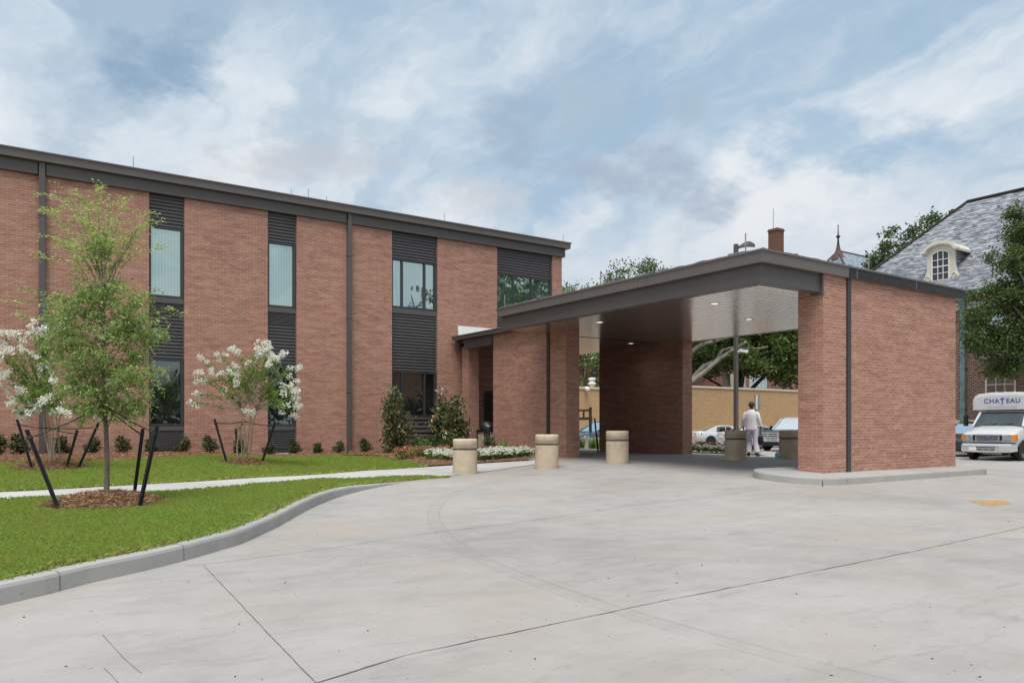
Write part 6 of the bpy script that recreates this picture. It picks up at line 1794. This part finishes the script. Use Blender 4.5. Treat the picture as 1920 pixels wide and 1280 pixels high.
# ------------------------------------------------------------------ person walking away (local: +y forward, +x right)
PB = at_depth(1409, 800, 26.2); PB.z = float(gz(PB.x, PB.y))
prz = math.atan2(SN, CS) - math.radians(26) - math.pi/2
person = thing('person', 'person in white blouse and pale lilac trousers walking away with black bag', 'person', (PB.x, PB.y, PB.z), prz)
person.scale = (1.08, 1.08, 1.08)
J = {}; E = []; R = []
names = []
def jn(n, p, r, parent=None):
    J[n] = len(names); names.append((p, r))
    if parent is not None: E.append((J[parent], J[n]))
jn('pelvis', (0,0,.93), (.135,.10)); jn('waist', (0,-.005,1.08), (.125,.09), 'pelvis'); jn('chest', (0,-.02,1.26), (.145,.10), 'waist'); jn('top', (0,-.025,1.39), (.11,.075), 'chest')
jn('neck', (0,-.005,1.47), (.05,.052), 'top'); jn('skull', (0,.018,1.535), (.062,.072), 'neck'); jn('face', (0,.03,1.60), (.072,.090), 'skull'); jn('crown', (0,.015,1.665), (.062,.078), 'face')
jn('nose', (0,.125,1.592), (.011,.012), 'face')
for s, n in ((1,'r'), (-1,'l')):
    jn('sh'+n, (s*.155,-.025,1.36), (.045,.045), 'top')
    jn('el'+n, (s*(.245 if s > 0 else .25),-.03,1.12), (.038,.038), 'sh'+n)
    jn('wr'+n, (s*(.275 if s > 0 else .265), .035 if s > 0 else .10,.905), (.024,.026), 'el'+n)
    jn('pa'+n, (s*(.28 if s > 0 else .262), .05 if s > 0 else .125,.84), (.015,.034), 'wr'+n)
    bx, by, bz = names[J['pa'+n]][0]
    for k, (oy, ln) in enumerate(((.030,.85),(.010,1.0),(-.010,.95),(-.028,.75))):
        f0 = (bx, by+oy, bz-.025); f1 = (bx-s*.008, by+oy+.004, bz-.055*ln-.012); f2 = (bx-s*.035, by+oy+.004, bz-.07*ln-.014)
        jn('k%d%s' % (k,n), f0, (.0095,.0095), 'pa'+n); jn('m%d%s' % (k,n), f1, (.0085,.0085), 'k%d%s' % (k,n)); jn('t%d%s' % (k,n), f2, (.007,.007), 'm%d%s' % (k,n))
    jn('th'+n, (bx-s*.015, by+.045, bz+.005), (.010,.010), 'pa'+n); jn('tt'+n, (bx-s*.03, by+.055, bz-.03), (.0085,.0085), 'th'+n)
    hip = (s*.09, 0, .88); knee = (.125,.03,.48) if s > 0 else (-.085,.14,.50); ank = (.185,-.10,.085) if s > 0 else (-.085,.06,.085)
    jn('hi'+n, hip, (.085,.09), 'pelvis'); jn('kn'+n, knee, (.055,.06), 'hi'+n); jn('an'+n, ank, (.036,.042), 'kn'+n)
    jn('he'+n, (ank[0], ank[1]-.03, .045), (.032,.032), 'an'+n); jn('ba'+n, (ank[0]+s*.03, ank[1]+.11, .035), (.040,.024), 'an'+n); jn('to'+n, (ank[0]+s*.04, ank[1]+.165, .03), (.032,.017), 'ba'+n)
me = bpy.data.meshes.new('person_body'); me.from_pydata([p for p, r in names], E, []); me.materials.append(M['skin'])
pbody = link('body', me, person)
sk = pbody.modifiers.new('skin', 'SKIN'); sk.use_smooth_shade = True
if not me.skin_vertices: me.skin_vertices.new()
for i, (p, r) in enumerate(names):
    me.skin_vertices[0].data[i].radius = r; me.skin_vertices[0].data[i].use_root = (i == 0)
sb = pbody.modifiers.new('sub', 'SUBSURF'); sb.levels = 1; sb.render_levels = 2
def ell(c, rx, ry, n=20, fold=0.0, ph=0.0):
    return [(c[0]+rx*(1+fold*math.sin(5*a+ph))*math.cos(a), c[1]+ry*(1+fold*math.sin(5*a+ph))*math.sin(a), c[2]) for a in [2*math.pi*k/n for k in range(n)]]
m = MB()
m.loft([ell((0,0,.845),.190,.145,24,.035), ell((0,0,.87),.188,.142,24,.03), ell((0,-.005,.98),.178,.130,24,.02,1), ell((0,-.01,1.10),.168,.122,24,.015,2), ell((0,-.02,1.26),.185,.128,24,.01,1), ell((0,-.022,1.36),.178,.105,24), ell((0,-.02,1.425),.115,.08,24), ell((0,-.008,1.462),.064,.062,24), ell((0,-.005,1.475),.060,.058,24)], smooth=True)
for s in (1, -1):
    el_ = names[J['elr' if s > 0 else 'ell']][0]; wr_ = names[J['wrr' if s > 0 else 'wrl']][0]
    sh_ = (s*.095,-.02,1.375); w1 = tuple(el_[i]+(wr_[i]-el_[i])*0.80 for i in range(3))
    m.tube([sh_, (s*.165,-.024,1.345), (s*.200,-.027,1.27), (s*.222,-.029,1.20), el_, tuple((el_[i]+w1[i])/2 for i in range(3)), w1], [.045,.066,.066,.060,.056,.052,.054], 14)
part('blouse', m, M['blouse'], person, world=False)
m = MB()
m.loft([ell((0,0,.95),.158,.112,20), ell((0,0,.88),.172,.128,20), ell((0,0,.80),.175,.125,20)], smooth=True)
for s in (1, -1):
    kn = names[J['knr' if s > 0 else 'knl']][0]; an = names[J['anr' if s > 0 else 'anl']][0]; hp = (s*.088, 0, .88)
    pth = [hp, tuple(hp[i]*.6+kn[i]*.4 for i in range(3)), kn, tuple(kn[i]*.5+an[i]*.5 for i in range(3)), (an[0], an[1], an[2]+.02)]
    m.tube(pth, [.098,.094,.080,.083,.092], 16)
part('trousers', m, M['trousers'], person, world=False)
m = MB()
hr = []
for k in range(9):
    a = -0.35 + (math.pi/2+0.35)*k/8
    hr.append(ell((0, .012-.016*math.cos(a), 1.605+.118*math.sin(a)), .094*math.cos(a)+.001, .112*math.cos(a)+.001, 18, .03, k))
m.loft([[(x, y - (0.020 if y > 0.03 else 0), z + (0.05 if (y > 0.06 and z < 1.64) else 0)) for x, y, z in r_] for r_ in hr], smooth=True); part('hair', m, M['hair'], person, world=False)
for s in (1, -1):
    m = MB(); m.lathe([(0.001, -.010), (.011, -.004), (.011, .004), (.001, .010)], (s*.03, .108, 1.615), 8, 'y'); part('eye', m, M['white'], person, world=False)
    m = MB(); m.lathe([(0.001, -.008), (.030, -.006), (.030, .006), (.001, .008)], (0, 0, 0), 12, 'x'); m.v = [(x + s*.088, y*.62+.02, z*1.05+1.60) for x, y, z in m.v]; part('ear', m, M['skin'], person, world=False)
    an = names[J['anr' if s > 0 else 'anl']][0]
    m = MB(); m.loft([[(an[0]+s*ox - wd, an[1]+oy, z0) , (an[0]+s*ox + wd, an[1]+oy, z0), (an[0]+s*ox + wd, an[1]+oy, z1), (an[0]+s*ox - wd, an[1]+oy, z1)] for ox, oy, wd, z0, z1 in ((0,-.07,.030,0,.022),(0,-.02,.038,0,.022),(.03,.11,.048,0,.018),(.042,.19,.034,0,.018))])
    m.box(an[0]+s*.03-.05, an[0]+s*.03+.05, an[1]+.07, an[1]+.115, .018, .066)
    part('sandal', m, M['leather'], person, world=False)
m = MB(); m.loft([[(-.028, .126, 1.555), (.028, .126, 1.555), (.028, .120, 1.565), (-.028, .120, 1.565)], [(-.02, .118, 1.548), (.02, .118, 1.548), (.02, .116, 1.57), (-.02, .116, 1.57)]]); part('mouth', m, M['leather'], person, world=False)
# bag held in the right hand
Rm = Matrix.Rotation(prz, 4, 'Z')
hb = Vector((.262, .05, .745))
bw_ = Rm @ (hb * 1.08)
bag = thing('handbag', 'black handbag hanging from the right hand of the person in white', 'handbag', (PB.x+bw_.x, PB.y+bw_.y, PB.z+bw_.z-0.40), prz + 0.35)
m = MB()
def rr(w_, d_, z, n=24, e=4.0):
    out = []
    for k in range(n):
        a = 2*math.pi*k/n; c, s = math.cos(a), math.sin(a)
        out.append((d_*math.copysign(abs(c)**(2/e), c), w_*math.copysign(abs(s)**(2/e), s), z))
    return out
m.loft([rr(.12,.06,0), rr(.165,.085,.02), rr(.175,.09,.12), rr(.165,.078,.22), rr(.15,.055,.275), rr(.14,.03,.29)], smooth=True); part('body', m, M['black'], bag, world=False)
for x in (-.03, .03):
    m = MB(); m.tube([(x, -.09, .26), (x*0.9, -.075, .33), (x*0.4, -.04, .385), (0, 0, .40), (x*0.4, .04, .385), (x*0.9, .075, .33), (x, .09, .26)], .008, 6); part('handle', m, M['black'], bag, world=False)
m = MB(); m.box(-.095, -.085, -.015, .015, .18, .25); part('clasp', m, M['chrome'], bag, world=False)
# bottle on the ground by the right bollard
q = at_depth(1458, 800, 23.6); q.z = float(gz(q.x, q.y))
bt = thing('water_jug', 'small light blue container on the paving beside the right-hand bollard', 'container', tuple(q))
m = MB(); m.lathe([(.07,0),(.078,.02),(.078,.13),(.05,.16),(.03,.17)], tuple(q), 16); part('body', m, plain('blue_plastic', (.18,.55,.70), .4, 0, .05, 5), bt)
m = MB(); m.lathe([(.034,.17),(.034,.20),(.001,.205)], tuple(q), 12); part('cap', m, M['white'], bt)
